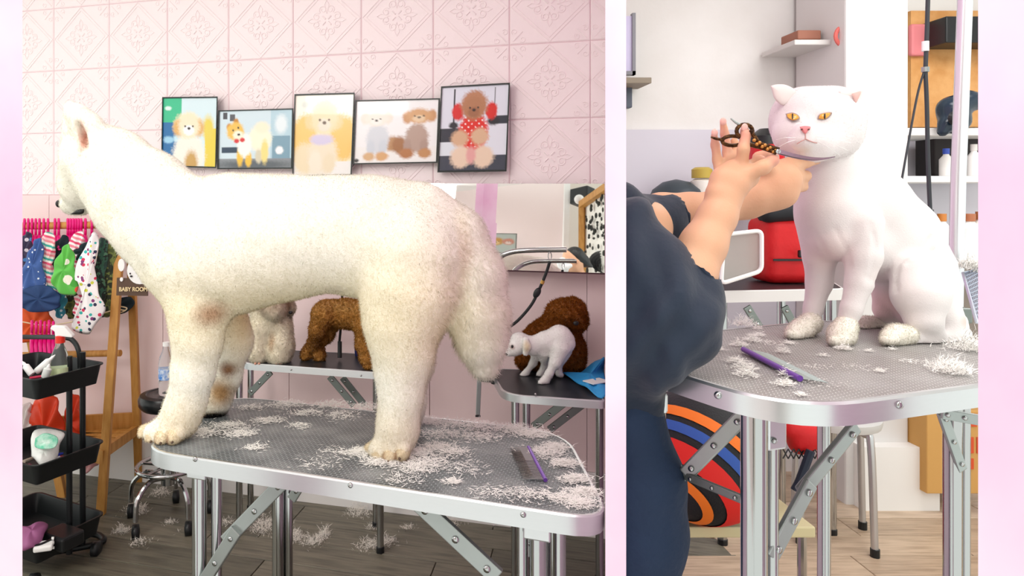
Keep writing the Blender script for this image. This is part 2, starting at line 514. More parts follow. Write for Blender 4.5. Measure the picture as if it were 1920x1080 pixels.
for c_ in range(-4, 2):
    s = c0 + (c_ + .98) * PW; pd, bd = pd0, bd0
    if s - PW / 2 < s0 or s - PW / 2 > s1 - .05: continue
    if s + PW / 2 > s1:
        a = s - PW / 2; s = (a + s1) / 2
        pd = slab(s1 - a, 1.35 - .262, .02, M_lower); bd = slab(s1 - a, .26, .03, M_white)
    wall_piece('panel', pd, s, .262, .01)
    wall_piece('baseboard_tile', bd, s, 0, .015)
# black zigzag strokes drawn on the baseboard
for k, (xa, ya, nn) in enumerate(((412, 885, 4), (468, 893, 3), (520, 902, 6))):
    zz = [W(xa + i * 6, ya + i * .9 + (7 if i % 2 else 0) * (1 if k < 2 else .5), .018) for i in range(nn * 2 + 1)]
    MB().tube(zz, .0022, 5).build('painted_stroke', mat('ink', '161418', .6), wall_back)

# partition between the two rooms, wall ends left and right, far wall of the cat room
def wedge(name, xa, xb, z0, z1, h=2.65):
    a, b, c, d = P(xa, 0, z0), P(xb, 0, z0), P(xb, 0, z1), P(xa, 0, z1)
    q = [Vector((v.x, v.y, 0)) for v in (a, b, c, d)]
    return struct(MB().prism(q, (0, 0, h)).build(name, M_water))
wedge('wall_middle', 1135, 1174, .86, 2.66)
q = [Vector((v.x, v.y, 0)) for v in (P(-30, 0, 1.0), P(42, 0, 1.0), P(42, 0, 1.1), P(-30, 0, 1.1))]
struct(MB().prism(q, (0, 0, 2.65)).build('wall_left', M_water))
q = [Vector((v.x, v.y, 0)) for v in (P(1834, 0, .7), P(1960, 0, .7), P(1960, 0, .79), P(1834, 0, .79))]
struct(MB().prism(q, (0, 0, 2.65)).build('wall_right', M_water))
wr = struct(MB().box((2.7, 3.45, 1.325), (3.6, .1, 2.65)).build('wall_far', M_plaster))
d0 = MB().box((2.7, 3.39, .835), (3.6, .02, 1.67)).build('wainscot', M_lav, wr)
MB().box((2.7, 3.375, .05), (3.6, .02, .1)).build('baseboard', M_white, wr)
struct(MB().box((.9, 1.6, 2.68), (7.2, 4.2, .06)).build('ceiling', M_white))

# what the wall mirror sees behind the camera
MIR = [W(770, 344, .004), W(1133.5, 344.5, .044), W(1133.5, 512, .098), W(770, 500.5, .058)]   # the mirror leans: its foot stands out from the wall
MN = (MIR[1] - MIR[0]).cross(MIR[3] - MIR[0]).normalized()
if MN.y > 0: MN = -MN
def mirrored(p):
    p = Vector(p); d = (p - MIR[0]).dot(MN); return p - MN * (2 * d)
def V_(px, py, z): return mirrored(P(px, py, z))
MZ = 6.6
qa = [V_(840, 300, MZ + .25), V_(1062, 300, MZ - .2), V_(1062, 620, MZ - .2), V_(840, 620, MZ + .25)]
hi, lo = 2.65, 0
def vwall(name, pa, pb, m, th=.08):
    a, b = V_(*pa), V_(*pb); d = (b - a); d.z = 0; nrm = Vector((d.y, -d.x, 0)).normalized()
    if nrm.dot(WN) < 0: nrm = -nrm
    pts = [Vector((a.x, a.y, 0)), Vector((b.x, b.y, 0)), Vector((b.x, b.y, 3.3)), Vector((a.x, a.y, 3.3))]
    return struct(MB().prism(pts, nrm * th).build(name, m))
wall_rear = vwall('wall_rear', (640, 400, 7.35), (1058, 400, 6.55), mat('rear_pink', 'f8e6e4', .5, var=.04, vscale=3))
vwall('trim_1', (1058, 400, 6.5), (1068, 400, 6.5), M_white, .12)
vwall('wall_rear_corner', (1064, 400, 6.9), (1180, 400, 6.9), mat('beige_paint', 'd9cfc6', .6, var=.06), .08)
# ================================================================ MATERIALS FOR THINGS
M_chrome = mat('chrome', 'b4b6b6', .12, 1)
M_alu = mat('brushed_aluminium', 'd3d6d8', .3, .9, var=.05, vscale=40, stretch=(1, 1, 8))
M_galv = mat('galvanised_steel', 'a9b0ae', .38, .75, var=.12, vscale=30)
M_galvd = mat('dull_steel', '848c88', .42, .7, var=.12, vscale=30)
M_black = mat('black_plastic', '16181a', .38)
M_blackm = mat('black_metal', '191c1e', .42, .2)
M_rubber = mat('black_rubber', '1b1c1e', .55, bump=.1, bscale=300)
M_pine = mat('pine_wood', 'c8924a', .5, col2='b27a34', vscale=6, stretch=(9, 9, 1), bump=.05, bscale=60)
M_hot = mat('hot_pink_plastic', 'e4127f', .3)
M_fluff = mat('loose_white_fur', 'fbf9f4', .95, sheen=.3)
M_fur = fur_mat('fur_coat')
M_skin_fur = mat('fur_base', 'ffffff', .95, attr='col', bump=.25, bscale=260)
M_curl = mat('curly_coat', 'ffffff', .95, attr='col', bump=.9, bscale=150, sheen=.2)
M_clear = mat('clear_plastic', 'f4fafa', .08, trans=.95, ior=1.3)
M_whitep = mat('white_plastic', 'f4f4f2', .35)
M_nose = mat('black_nose', '141214', .3)
M_red = mat('red_plastic', 'dd2a16', .35)

def mesh_mat(name, dark, light, sx, sy, hole_r=.36):
    """rubber mat with a raised lattice of small cells"""
    m = bpy.data.materials.new(name); m.use_nodes = True; nt = m.node_tree; N, L = nt.nodes, nt.links
    b = N['Principled BSDF']; b.inputs['Roughness'].default_value = .38
    tc = N.new('ShaderNodeTexCoord'); mp = N.new('ShaderNodeMapping')
    mp.inputs['Rotation'].default_value = (0, 0, .36)
    L.new(tc.outputs['Object'], mp.inputs[0])
    br = N.new('ShaderNodeTexBrick'); br.inputs['Scale'].default_value = 1
    br.inputs['Brick Width'].default_value = sx; br.inputs['Row Height'].default_value = sy
    br.inputs['Mortar Size'].default_value = sy * .2; br.inputs['Mortar Smooth'].default_value = .6
    br.inputs['Color1'].default_value = lin(dark) + (1,); br.inputs['Color2'].default_value = lin(dark) + (1,)
    br.inputs['Mortar'].default_value = lin(light) + (1,)
    L.new(mp.outputs[0], br.inputs['Vector'])
    nz = N.new('ShaderNodeTexNoise'); nz.inputs['Scale'].default_value = 9; nz.inputs['Detail'].default_value = 6
    L.new(tc.outputs['Object'], nz.inputs['Vector'])
    rp = N.new('ShaderNodeMapRange'); rp.inputs[1].default_value = .45; rp.inputs[2].default_value = .75; rp.inputs[4].default_value = .38
    L.new(nz.outputs['Fac'], rp.inputs[0])
    mx = N.new('ShaderNodeMix'); mx.data_type = 'RGBA'; mx.inputs['B'].default_value = lin('c9cccc') + (1,)
    L.new(rp.outputs[0], mx.inputs['Factor']); L.new(br.outputs['Color'], mx.inputs['A']); L.new(mx.outputs['Result'], b.inputs['Base Color'])
    bp = N.new('ShaderNodeBump'); bp.inputs['Strength'].default_value = .8; bp.inputs['Distance'].default_value = .002
    L.new(br.outputs['Fac'], bp.inputs['Height']); L.new(bp.outputs[0], b.inputs['Normal'])
    return m

def round_outline(c, rad, n=7):
    out = []; N = len(c)
    for i in range(N):
        p, a, b = Vector(c[i]), Vector(c[i - 1]), Vector(c[(i + 1) % N])
        r = rad[i] if isinstance(rad, (list, tuple)) else rad
        da, db = (a - p).normalized(), (b - p).normalized()
        s, e = p + da * r, p + db * r
        for k in range(n + 1):
            t = k / n; out.append(s * (1 - t) ** 2 + p * 2 * t * (1 - t) + e * t * t)
    return out
def inset(o, d):
    N = len(o); c = sum(o, Vector((0, 0))) / N; r = []
    for i in range(N):
        t = (o[(i + 1) % N] - o[i - 1]).normalized(); n = Vector((-t.y, t.x))
        if n.dot(c - o[i]) < 0: n = -n
        r.append(o[i] + n * d)
    return r
def table_top(t, corners, rad, h, rim_h, mmat, mrim, name_top='mat_top'):
    o = round_outline([Vector(c[:2]) for c in corners], rad)
    i = inset(o, .007)
    MB().prism([Vector((p.x, p.y, h - rim_h + .004)) for p in i], (0, 0, rim_h - .005)).build(name_top, mmat, t)
    n = len(o); V = []; Fc = []
    prof = [(0, -rim_h), (0, -.003), (.003, 0), (.008, 0), (.008, -rim_h)]
    for d, z in prof:
        V += [Vector((p.x, p.y, h + z)) for p in inset(o, d)]
    for a in range(5):
        b = (a + 1) % 5
        for k in range(n):
            k2 = (k + 1) % n
            Fc.append([a * n + k, a * n + k2, b * n + k2, b * n + k])
    r = obj('rim', V, Fc, mrim, t)
    bm = bmesh.new(); bm.from_mesh(r.data); bmesh.ops.recalc_face_normals(bm, faces=bm.faces); bm.to_mesh(r.data); bm.free()
    smoothable(r, 35)
    return o
def screw(t, p, n, r=.005):
    o = MB().lathe(Vector(p) - n * .001, [(r, 0), (r, .002), (r * .7, .0042), (r * .25, .005)], 12, n).build('screw', M_chrome, t, True)
    return o
def tube_leg(t, x, y, h, r=.016, m=None):
    o = MB().tube([(x, y, 0), (x, y, h)], r, 16).build('leg', m or M_chrome, t); smoothable(o)
    MB().lathe((x, y, 0), [(r * 1.15, 0), (r * 1.15, .03), (r * 1.02, .033)], 14).build('rubber_foot', M_black, o)
    return o
def brace(t, a, b, w=.024, th=.008, m=None, holes=3):
    m = m or M_galv
    o = MB().bar(a, b, th, w).build('folding_brace', m, t, bev=.002)
    a, b = Vector(a), Vector(b); d = b - a
    sd = d.cross(Vector((0, 0, 1))).normalized()
    if sd.y > 0: sd = -sd
    for k in range(holes):
        c = a + d * (.12 + .76 * k / max(1, holes - 1))
        MB().lathe(c + sd * (th / 2), [(w * .22, 0), (w * .2, .0025), (.0008, .003)], 10, sd).build('rivet', M_chrome, o, True)
    return o

# ================================================================ THE BIG DOG'S TABLE
H1 = .78
cFL, cFR, cBR, cBL = PH(255, 842, H1), PH(1152, 979, H1), PH(1062, 809, H1), PH(420, 739, H1)
t1 = thing('grooming_table', ((cFL.x + cBR.x) / 2, (cFL.y + cBR.y) / 2, 0), 'large grooming table with grey latticed mat and silver rim under the big white dog', 'table')
mat1 = mesh_mat('latticed_rubber_mat', '3c4346', '8e9597', .0125, .0075)
out1 = table_top(t1, (cFL, cFR, cBR, cBL), (.1, .09, .12, .14), H1, .036, mat1, M_alu)
ex = (cFR - cFL).normalized(); ey = Vector((-ex.y, ex.x, 0))
for px, py in ((366, 861), (657, 910), (981, 965)):
    a = P(px, py, 1); c = Vector((0, 0, CH)); d = a - c
    t = (cFL - c).dot(ey) / d.dot(ey); screw(t1, c + d * t - ey * .0, -ey, .0055)
def at_t1(u, v):
    q = cFL + (cFR - cFL) * u + ey * v; q.z = 0; return q
for u, v, r in ((.115, .07, .0165), (.15, .085, .012), (.13, .40, .0165), (.15, .42, .012), (.865, .05, .0165), (.835, .055, .011), (.9, .075, .012), (.82, .42, .0165), (.845, .43, .012)):
    p = at_t1(u, v); tube_leg(t1, p.x, p.y, H1 - .034, r)
# hinge plates and folding braces on both ends
for u, v in ((.12, .052), (.865, .032)):
    p = at_t1(u, v) + Vector((0, 0, H1 - .05))
    MB().box(p, (.05, .006, .04), math.atan2(ex.y, ex.x)).build('hinge_plate', M_alu, t1, bev=.006)
zt = Vector((0, 0, H1 - .04))
b1 = brace(t1, at_t1(.34, .06) + zt, at_t1(.19, .06) + Vector((0, 0, H1 - .2)), .03, .012)
brace(t1, at_t1(.225, .05) + Vector((0, 0, H1 - .165)), at_t1(.115, .06) + Vector((0, 0, H1 - .33)), .028, .012)
brace(t1, at_t1(.3, .4) + zt, at_t1(.17, .4) + Vector((0, 0, H1 - .25)), .026, .01)
brace(t1, at_t1(.63, .05) + zt, at_t1(.79, .05) + Vector((0, 0, H1 - .16)), .034, .012)
brace(t1, at_t1(.76, .42) + zt, at_t1(.8, .42) + Vector((0, 0, H1 - .3)), .028, .01)

# fine hair clippings: bent slivers scattered in clumps
def clippings(name, spots_, m, label, cat, parent=None, seed=3, wd_=.00045):
    r = np.random.default_rng(seed); VV = []; FF = []; n0 = 0
    for (c, rad, n, ln, hgt) in spots_:
        c = np.array(c[:]); rad = np.array(rad) if isinstance(rad, (tuple, list)) else np.array([rad, rad])
        q = r.normal(size=(n, 2)) * .5 * rad
        z = np.abs(r.normal(size=n)) * hgt * np.exp(-((q / rad) ** 2).sum(1)) + .0012
        a = r.uniform(0, 6.283, n); el = r.normal(size=n) * (.25 + (.5 if hgt > .006 else 0))
        d = np.stack([np.cos(a) * np.cos(el), np.sin(a) * np.cos(el), np.abs(np.sin(el))], 1)
        L = ln * r.uniform(.4, 1.2, n)[:, None]
        p = np.stack([c[0] + q[:, 0], c[1] + q[:, 1], c[2] + z], 1)
        sd = np.cross(d, np.array([0, -.4, .9]) + r.normal(size=(n, 3)) * .15); sd /= np.linalg.norm(sd, axis=1, keepdims=True)
        w = wd_ * (.6 + r.random((n, 1)))
        bend = np.stack([-np.sin(a), np.cos(a), np.zeros(n)], 1) * r.normal(size=(n, 1)) * .4
        m_ = p + d * L * .5 + bend * L * .25; t_ = p + d * L + bend * L
        m_[:, 2] = np.maximum(m_[:, 2], c[2] + .001); t_[:, 2] = np.maximum(t_[:, 2], c[2] + .001)
        VV.append(np.stack([p - sd * w, p + sd * w, m_ + sd * w, m_ - sd * w, t_], 1).reshape(-1, 3))
        b = n0 + (np.arange(n) * 5)[:, None]
        FF.append(np.concatenate([b + np.array([[0, 1, 2]]), b + np.array([[0, 2, 3]]), b + np.array([[3, 2, 4]])])); n0 += n * 5
    V = np.concatenate(VV)
    nr = np.tile(np.array([0, -.25, .97]), (len(V), 1))
    o = obj(name, V, np.concatenate(FF), m, parent, True, normals=nr)
    tag(o, label, cat, kind='stuff'); return o
S = []
rr = random.Random(5)
for px, py, rx, n in ((540, 760, .05, 260), (470, 765, .04, 120), (620, 760, .05, 260), (690, 765, .05, 200), (505, 790, .04, 160), (575, 775, .04, 160), (430, 800, .05, 260),
                      (380, 812, .04, 240), (450, 815, .04, 200), (480, 840, .03, 80), (560, 800, .03, 70), (640, 780, .05, 120), (800, 790, .04, 420), (850, 795, .05, 300), (900, 800, .05, 300), (960, 805, .05, 420),
                      (1000, 815, .04, 420), (1040, 840, .03, 380), (1060, 870, .03, 320), (1080, 900, .03, 320), (1095, 925, .03, 360), (1090, 945, .03, 300), (1020, 850, .05, 300),
                      (680, 850, .03, 420), (720, 865, .05, 560), (770, 850, .04, 420), (820, 840, .04, 260), (850, 850, .04, 200), (800, 870, .05, 280), (780, 880, .04, 160), (850, 905, .02, 80), (1055, 935, .03, 160), (1000, 930, .05, 140), (930, 925, .05, 80),
                      (905, 820, .05, 200), (830, 815, .06, 240), (760, 900, .05, 60), (640, 850, .06, 70), (600, 870, .05, 40), (870, 880, .06, 90)):
    S.append((PH(px, py, H1), (rx, rx * .7), int(n * 1.5), .014, .003))
clippings('fur_clippings', S, M_fluff, 'white fur clippings scattered over the big grooming table', 'fur')

# steel comb with a purple spine lying on the dog's table
def comb_obj(a, b, tip, n, label, mspine):
    a, b = Vector(a), Vector(b); up = Vector((0, 0, 1)); d = b - a; L = d.length; d.normalize()
    tv = Vector(tip)
    t = thing('grooming_comb', (a + b) / 2, label, 'comb')
    o = MB().tube([a + up * .005, b + up * .005], .0042, 10).build('spine', mspine, t); smoothable(o)
    e = d.cross(up)
    for k in range(n):
        p = a + d * (L * (.03 + .94 * k / (n - 1))) + up * .004
        w = L / n * (.3 if k > n * .45 else .42)
        MB().tube([p, p + tv * .5, p + tv + up * -.002], [w, w * .9, w * .35], 5).build('tooth', M_chrome, t)
    return t
M_purple = mat('purple_anodised', '7b4fb4', .3, .5)
ca, cb = PH(991, 843, H1), PH(1023, 905, H1)
comb_obj(ca, cb, PH(955, 841, H1) - ca, 24, 'steel comb with purple spine lying near the right end of the dog table', M_purple)

# ================================================================ THE BIG WHITE DOG
def zd(px): return 1.70 - (px - 350) * .10 / 410
dogp = PH(520, 830, H1)
dog = thing('dog', (dogp.x, dogp.y + .1, H1), 'large white trimmed dog standing on the big table, seen from its side', 'dog')
B = Body(.03)
def D(lst, k=None): B.chain([(a, b, zd(a) + dz, r) for a, b, dz, r in lst], k)
# trunk
D([(352, 448, 0, 100), (425, 458, 0, 126), (520, 446, 0, 112), (610, 438, 0, 102), (700, 444, 0, 108), (775, 448, 0, 104)], .04)
D([(340, 530, -.02, 50), (400, 530, -.02, 60)], .03)
# neck and head, turned away to the left
D([(350, 420, 0, 84), (280, 358, .02, 72), (220, 304, .05, 58), (188, 288, .07, 54)], .03)
D([(280, 430, .0, 64), (240, 380, .03, 64), (205, 335, .05, 62)], .025)
D([(310, 500, -.02, 46), (266, 440, 0, 44), (230, 398, .03, 46)], .025)
D([(180, 300, .08, 66), (163, 345, .12, 48), (150, 372, .16, 30)], .02)
D([(152, 370, .15, 28), (138, 380, .18, 21), (127, 383, .2, 14)], .012)
# ears
D([(182, 264, .02, 32), (164, 238, .01, 27), (146, 214, .0, 18), (131, 197, .0, 8)], .01)
D([(140, 285, .04, 20), (133, 245, .02, 14), (128, 205, .0, 7)], .01)
D([(150, 290, .13, 24), (136, 262, .15, 18), (126, 222, .15, 9)], .016)
# tail, hanging
D([(790, 410, 0, 66), (850, 450, -.0, 62), (885, 520, -.01, 60), (895, 590, -.02, 58), (902, 640, -.02, 46), (908, 682, -.02, 28)], .014)
# near hind leg
D([(770, 490, -.06, 100), (765, 550, -.08, 86), (752, 610, -.09, 66), (755, 660, -.09, 52), (752, 700, -.09, 42), (750, 750, -.09, 36), (746, 800, -.09, 36), (738, 832, -.09, 34)], .03)
D([(735, 838, -.1, 30), (712, 846, -.105, 22)], .015)
# far hind leg
D([(770, 500, .08, 90), (768, 600, .1, 60), (770, 680, .1, 38), (764, 760, .1, 30), (754, 800, .1, 28)], .03)
# near front leg
D([(365, 520, -.06, 78), (372, 585, -.08, 52), (370, 640, -.085, 42), (362, 700, -.085, 36), (350, 750, -.085, 32), (337, 785, -.085, 31), (318, 805, -.09, 28)], .03)
D([(318, 806, -.09, 26), (290, 812, -.1, 20)], .015)
# far front leg
D([(400, 560, .09, 60), (430, 640, .1, 40), (422, 700, .105, 28), (408, 745, .105, 24), (396, 765, .105, 22), (384, 774, .1, 18)], .03)
# toes
for dx, dy, dz in ((276, 816, -.085), (287, 820, -.11), (303, 822, -.12), (322, 820, -.12)):
    D([(dx + 12, dy - 8, dz, 14), (dx, dy, dz, 12)], .006)
for dx, dy, dz in ((700, 848, -.09), (712, 853, -.115), (730, 855, -.125), (748, 850, -.125)):
    D([(dx + 8, dy - 8, dz, 14), (dx, dy, dz, 12)], .006)
B.ell(P(151, 252, zd(150) - .03), (.011, .03, .042), Matrix.Rotation(-.35, 3, 'Y'), .008, sub=True)
V, Q = B.mesh(.0075)
V[:, 2] = np.maximum(V[:, 2], H1 + .001)
V = V + vnormals(V, Q) * (wob(V, 60, 2) * .0018)[:, None]
def zp(px, py, dz, off=0): return P(px, py, zd(px) + dz)
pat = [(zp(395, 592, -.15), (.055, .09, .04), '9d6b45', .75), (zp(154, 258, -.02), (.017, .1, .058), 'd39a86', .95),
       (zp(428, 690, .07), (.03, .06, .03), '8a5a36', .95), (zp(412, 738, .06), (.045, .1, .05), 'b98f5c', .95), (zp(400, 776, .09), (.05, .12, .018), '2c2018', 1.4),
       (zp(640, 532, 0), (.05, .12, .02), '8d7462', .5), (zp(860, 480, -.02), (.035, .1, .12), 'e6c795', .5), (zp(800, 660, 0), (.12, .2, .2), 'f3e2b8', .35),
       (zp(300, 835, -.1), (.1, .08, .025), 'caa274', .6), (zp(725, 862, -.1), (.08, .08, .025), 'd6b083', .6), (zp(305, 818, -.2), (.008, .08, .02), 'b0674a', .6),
       (zp(445, 600, .08), (.06, .06, .14), 'e2bf88', .6), (zp(345, 800, -.1), (.09, .2, .1), 'f2dfb9', .5), (zp(745, 820, -.1), (.1, .2, .1), 'f2e2c2', .45), (zp(205, 360, -.05), (.03, .1, .1), 'f1dfc0', .4)]
Cc = spots(V, 'f6f3e6', [(zp(520, 580, 0), (.6, .5, .14), 'efe4c2', .85), (zp(760, 560, -.1), (.16, .3, .18), 'f1e6c6', .7)] + pat)  # the leading two patches paint shade into the lower body and thigh
body = obj('body', V, Q, M_skin_fur, dog, True, cols=Cc)
for tl, up in (([(274, 814, -.085), (287, 820, -.112), (305, 823, -.125), (327, 821, -.125)], (318, 800, -.095)), ([(697, 848, -.09), (711, 856, -.118), (731, 858, -.128), (753, 852, -.125)], (735, 832, -.1))):
    b_ = Body(.004)
    for x, y, dz in tl: b_.chain([((x + up[0]) / 2, (y + up[1]) / 2 - 2, zd(x) + (dz + up[2]) / 2, 17), (x, y - 3, zd(x) + dz, 14.5), (x - 2, y + 2, zd(x) + dz - .004, 12)], .003)
    Vp, Qp = b_.mesh(.0035); Vp[:, 2] = np.maximum(Vp[:, 2], H1 + .001)
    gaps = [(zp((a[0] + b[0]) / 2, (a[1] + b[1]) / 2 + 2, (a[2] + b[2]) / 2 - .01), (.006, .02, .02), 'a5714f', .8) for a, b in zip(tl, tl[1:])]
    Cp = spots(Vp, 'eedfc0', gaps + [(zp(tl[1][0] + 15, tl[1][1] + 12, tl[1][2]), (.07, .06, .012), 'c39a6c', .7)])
    pw = obj('paw', Vp, Qp, M_skin_fur, dog, True, cols=Cp)
    fur('paw_fur', Vp, Qp, Cp, 7000, .007, .0005, M_fur, pw, comb=(-.3, -.3, -.8), lay=.8)
    for x, y, dz in tl: MB().ell(zp(x - 4, y + 8, dz - .02), (.003, .006, .003), None, 8, 6).build('claw', mat('dark_claw', '5d4a3c', .5), pw, True)
isnose = lambda p: 1.0
tailc = np.array(zp(890, 600, 0)[:])
fur('fur', V, Q, Cc, 200000, .009, .00045, M_fur, dog, comb=(.5, 0, -.8), lay=1.1, cvar=(.97, 1.03),
    lscale=lambda p: 1 + 1.5 * np.clip(1.2 - np.linalg.norm((p - tailc) / np.array([.11, .3, .26]), axis=1), 0, 1))
MB().ell(P(111, 382, zd(112) + .2), (.009, .014, .011)).build('nose', M_nose, dog, True)
mo = [zp(131, 402, .12), zp(145, 393, .11), zp(154, 386, .10), zp(158, 396, .10), zp(152, 402, .11)]
pillow('mouth', mo, .012, M_nose, dog)
# ================================================================ BACK GROOMING TABLES
mat2 = mat('black_rubber_top', '2a2d31', .36, bump=.08, bscale=400)
H2 = .70
def small_table(corners, rad, label, legs, braces, screws):
    c = sum(corners, Vector()) / 4
    t = thing('grooming_table', (c.x, c.y, 0), label, 'table', 'back grooming tables')
    table_top(t, corners, rad, H2, .026, mat2, M_alu)
    for x, z in legs: tube_leg(t, (x - CX) / F * z, z, H2 - .025, .0135)
    for a, b in braces: brace(t, P(*a), P(*b), .026, .008, M_galvd)
    for px, py in screws:
        c_ = Vector((0, 0, CH)); d = P(px, py, 1) - c_
        e = (corners[1] - corners[0]); e.z = 0; e.normalize(); n = Vector((-e.y, e.x, 0))
        k = (corners[0] - c_).dot(n) / d.dot(n); screw(t, c_ + d * k, -n, .004)
    return t
a, b, c, d = PH(452, 680, H2), PH(722, 699, H2), PH(705, 664, H2), PH(460, 652, H2)
small_table((a, b, c, d), .05, 'black topped grooming table behind the big dog, with the curly brown dog on it',
            ((449, 2.75), (713, 2.6), (470, 2.95), (705, 2.8)),
            (((508, 697, 2.7), (468, 738, 2.74)), ((618, 706, 2.66), (664, 760, 2.66)), ((642, 708, 2.75), (684, 760, 2.75))), ((546, 693), (677, 704)))
a, b, c, d = PH(944, 739, H2), PH(1134, 752, H2), PH(1130, 697, H2), PH(915, 690, H2)
tb = small_table((a, b, c, d), (.075, .02, .02, .04), 'black topped grooming table by the pink partition, carrying the white puppy',
            ((966, 2.32), (987, 2.36), (1124, 2.4)),
            (((1062, 752, 2.3), (1000, 800, 2.34)), ((1098, 754, 2.36), (1030, 806, 2.38))), ((1004, 739),))

# loop arm, black lead and clamp on the right back table
t = thing('restraint_stand', P(926, 700, 2.5), 'chrome grooming arm with clamp rising from the right back table', 'grooming arm')
pts = catmull([P(921, 700, 2.5), P(922, 560, 2.5), P(925, 503, 2.5), P(938, 482, 2.47), P(962, 472, 2.45), P(1000, 469, 2.42), P(1062, 468, 2.38)], 8)
smoothable(MB().tube(pts, .0095, 12).build('arm', M_chrome, t))
MB().box(P(918, 706, 2.47), (.06, .04, .035), -.3).build('clamp', M_black, t, bev=.006)
MB().tube([P(923, 716, 2.46), P(945, 722, 2.42)], .008, 10).build('clamp_knob', M_black, t)
MB().bar(P(899, 706, 2.5), P(896, 778, 2.5), .016, .004, up=(0, 1, 0)).build('hanging_strap_bar', M_galv, t, bev=.002)
MB().box(P(896, 780, 2.5), (.018, .006, .006)).build('strap_tip', M_black, t)
t = thing('grooming_lead', P(950, 617, 2.42), 'black grooming lead hanging from the chrome arm toward the white puppy', 'lead')
pts = catmull([P(1031, 490, 2.4), P(1024, 512, 2.41), P(1010, 545, 2.42), P(996, 572, 2.42), P(972, 600, 2.42), P(951, 616, 2.42)], 8)
MB().tube(pts, .0055, 8).build('strap', M_rubber, t, True)
MB().ell(P(1007, 549, 2.415), (.012, .008, .02), Matrix.Rotation(.5, 3, 'Y')).build('slider', M_black, t, True)
MB().lathe(P(1016, 532, 2.412), [(.007, 0), (.007, .012)], 10, P(1022, 515, 2.41) - P(1012, 540, 2.415)).build('keeper_ring', mat('brass', 'c9a15a', .3, .9), t)
MB().tube([P(1031 + 3.2 * math.cos(i * .524), 480 + 7 * math.sin(i * .524), 2.395) for i in range(12)], .0018, 6, closed=True).build('snap_hook', M_chrome, t)

# black lead beside the curly brown dog
t = thing('grooming_lead', P(638, 668, 2.7), 'black grooming lead hanging down beside the curly brown dog', 'lead')
MB().tube(catmull([P(645, 470, 2.74), P(642, 540, 2.74), P(640, 600, 2.74), P(636, 645, 2.73)], 6), .005, 8).build('strap', M_rubber, t, True)
MB().tube([P(637, 640, 2.73), P(637, 671, 2.72)], .0085, 10).build('slider', M_black, t)
o = MB().lathe(PH(673, 667, H2) , [(.016, 0), (.019, .03), (.017, .055), (.008, .062)], 14).build('plastic_cap', mat('deep_blue_plastic', '1d3f9a', .3), None, True)
tag(o, 'small blue plastic cup beside the curly dog legs on the back table', 'cup')

# ================================================================ SMALL DOGS
def small_dog(name, label, Bd, h, base, cols, loc, nfur, flen, mbody, wobf=90, woba=.004, curl=.1, cvar=(.93, 1.05), comb=(0, 0, -1), width=.0009, floor=H2, lay=.6):
    t = thing(name, loc, label, 'dog')
    V, Q = Bd.mesh(h); V[:, 2] = np.maximum(V[:, 2], floor + .001)
    V = V + vnormals(V, Q) * (wob(V, wobf, 4) * woba)[:, None]
    C = spots(V, base, cols)
    obj('body', V, Q, mbody, t, True, cols=C)
    if nfur: fur('fur', V, Q, C, nfur, flen, width, M_fur, t, comb, lay=lay, curl=curl, cvar=cvar)
    return t
# curly brown dog (its head is behind the big dog's hind leg)
B = Body(.02); z0 = 2.68
B.chain([(612, 588, z0 + .02, 25), (650, 588, z0, 25), (690, 594, z0 - .02, 31), (715, 598, z0 - .04, 34)], .02)
B.chain([(606, 592, z0 - .02, 22), (596, 618, z0 - .02, 14), (588, 645, z0 + .04, 10), (577, 660, z0 + .06, 9), (573, 667, z0 + .05, 9)])
B.chain([(620, 602, z0 + .05, 20), (612, 628, z0 + .05, 12), (594, 648, z0 + .06, 9), (598, 664, z0 + .05, 9), (600, 670, z0 + .04, 9)])
B.chain([(690, 615, z0 - .06, 26), (684, 645, z0 - .07, 15), (690, 670, z0 - .08, 13), (694, 684, z0 - .09, 11)])
B.chain([(722, 620, z0 + .02, 24), (718, 660, z0 - .0, 13), (718, 684, z0 - .02, 12)])
B.chain([(735, 580, z0 - .04, 28), (756, 548, z0 - .06, 28), (762, 540, z0 - .08, 26), (772, 552, z0 - .16, 13)])
small_dog('dog', 'curly brown dog standing on the back table behind the big white dog', B, .0045, 'c48d45',
          [(P(645, 573, z0), (.2, .3, .03), 'c89a58', .7), (P(600, 640, z0), (.1, .3, .1), '8a5626', .5)], PH(640, 675, H2), 60000, .012, M_curl, 420, .0024, .4, lay=.2, width=.0009, cvar=(.55, 1.25))
# cream dog facing the camera
B = Body(.02); z0 = 2.76
B.chain([(508, 605, z0, 38), (508, 640, z0, 34)], .03)
B.chain([(486, 620, z0 - .04, 20), (486, 650, z0 - .05, 19), (485, 664, z0 - .06, 18)])
B.chain([(528, 620, z0 - .04, 20), (527, 648, z0 - .05, 22), (524, 664, z0 - .06, 22)])
B.chain([(512, 566, z0 - .02, 30), (516, 580, z0 - .1, 20)])
B.chain([(490, 560, z0 - .01, 12), (484, 580, z0 - .01, 14)]); B.chain([(535, 560, z0 - .01, 12), (542, 578, z0 - .01, 12)])
dg = small_dog('dog', 'cream fluffy dog with brown face sitting on the back table between the big legs', B, .006, 'fbf4e2',
          [(P(518, 568, z0 - .05), (.09, .12, .062), '9a6634', 1), (P(540, 580, z0), (.03, .05, .05), '4a2d1a', .9), (P(508, 640, z0 - .1), (.02, .05, .05), 'd9b48a', .6)],
          PH(506, 672, H2), 42000, .014, M_skin_fur, 260, .0014, .2, width=.0008)
for px in (479, 486, 519, 526): MB().ell(P(px, 681.5, z0 - .09), (.005, .01, .005)).build('claw', mat('claw', 'd9a08a', .5), dg, True)
MB().ell(P(545, 586, z0 - .1), (.008, .008, .007)).build('nose', M_nose, dg, True)
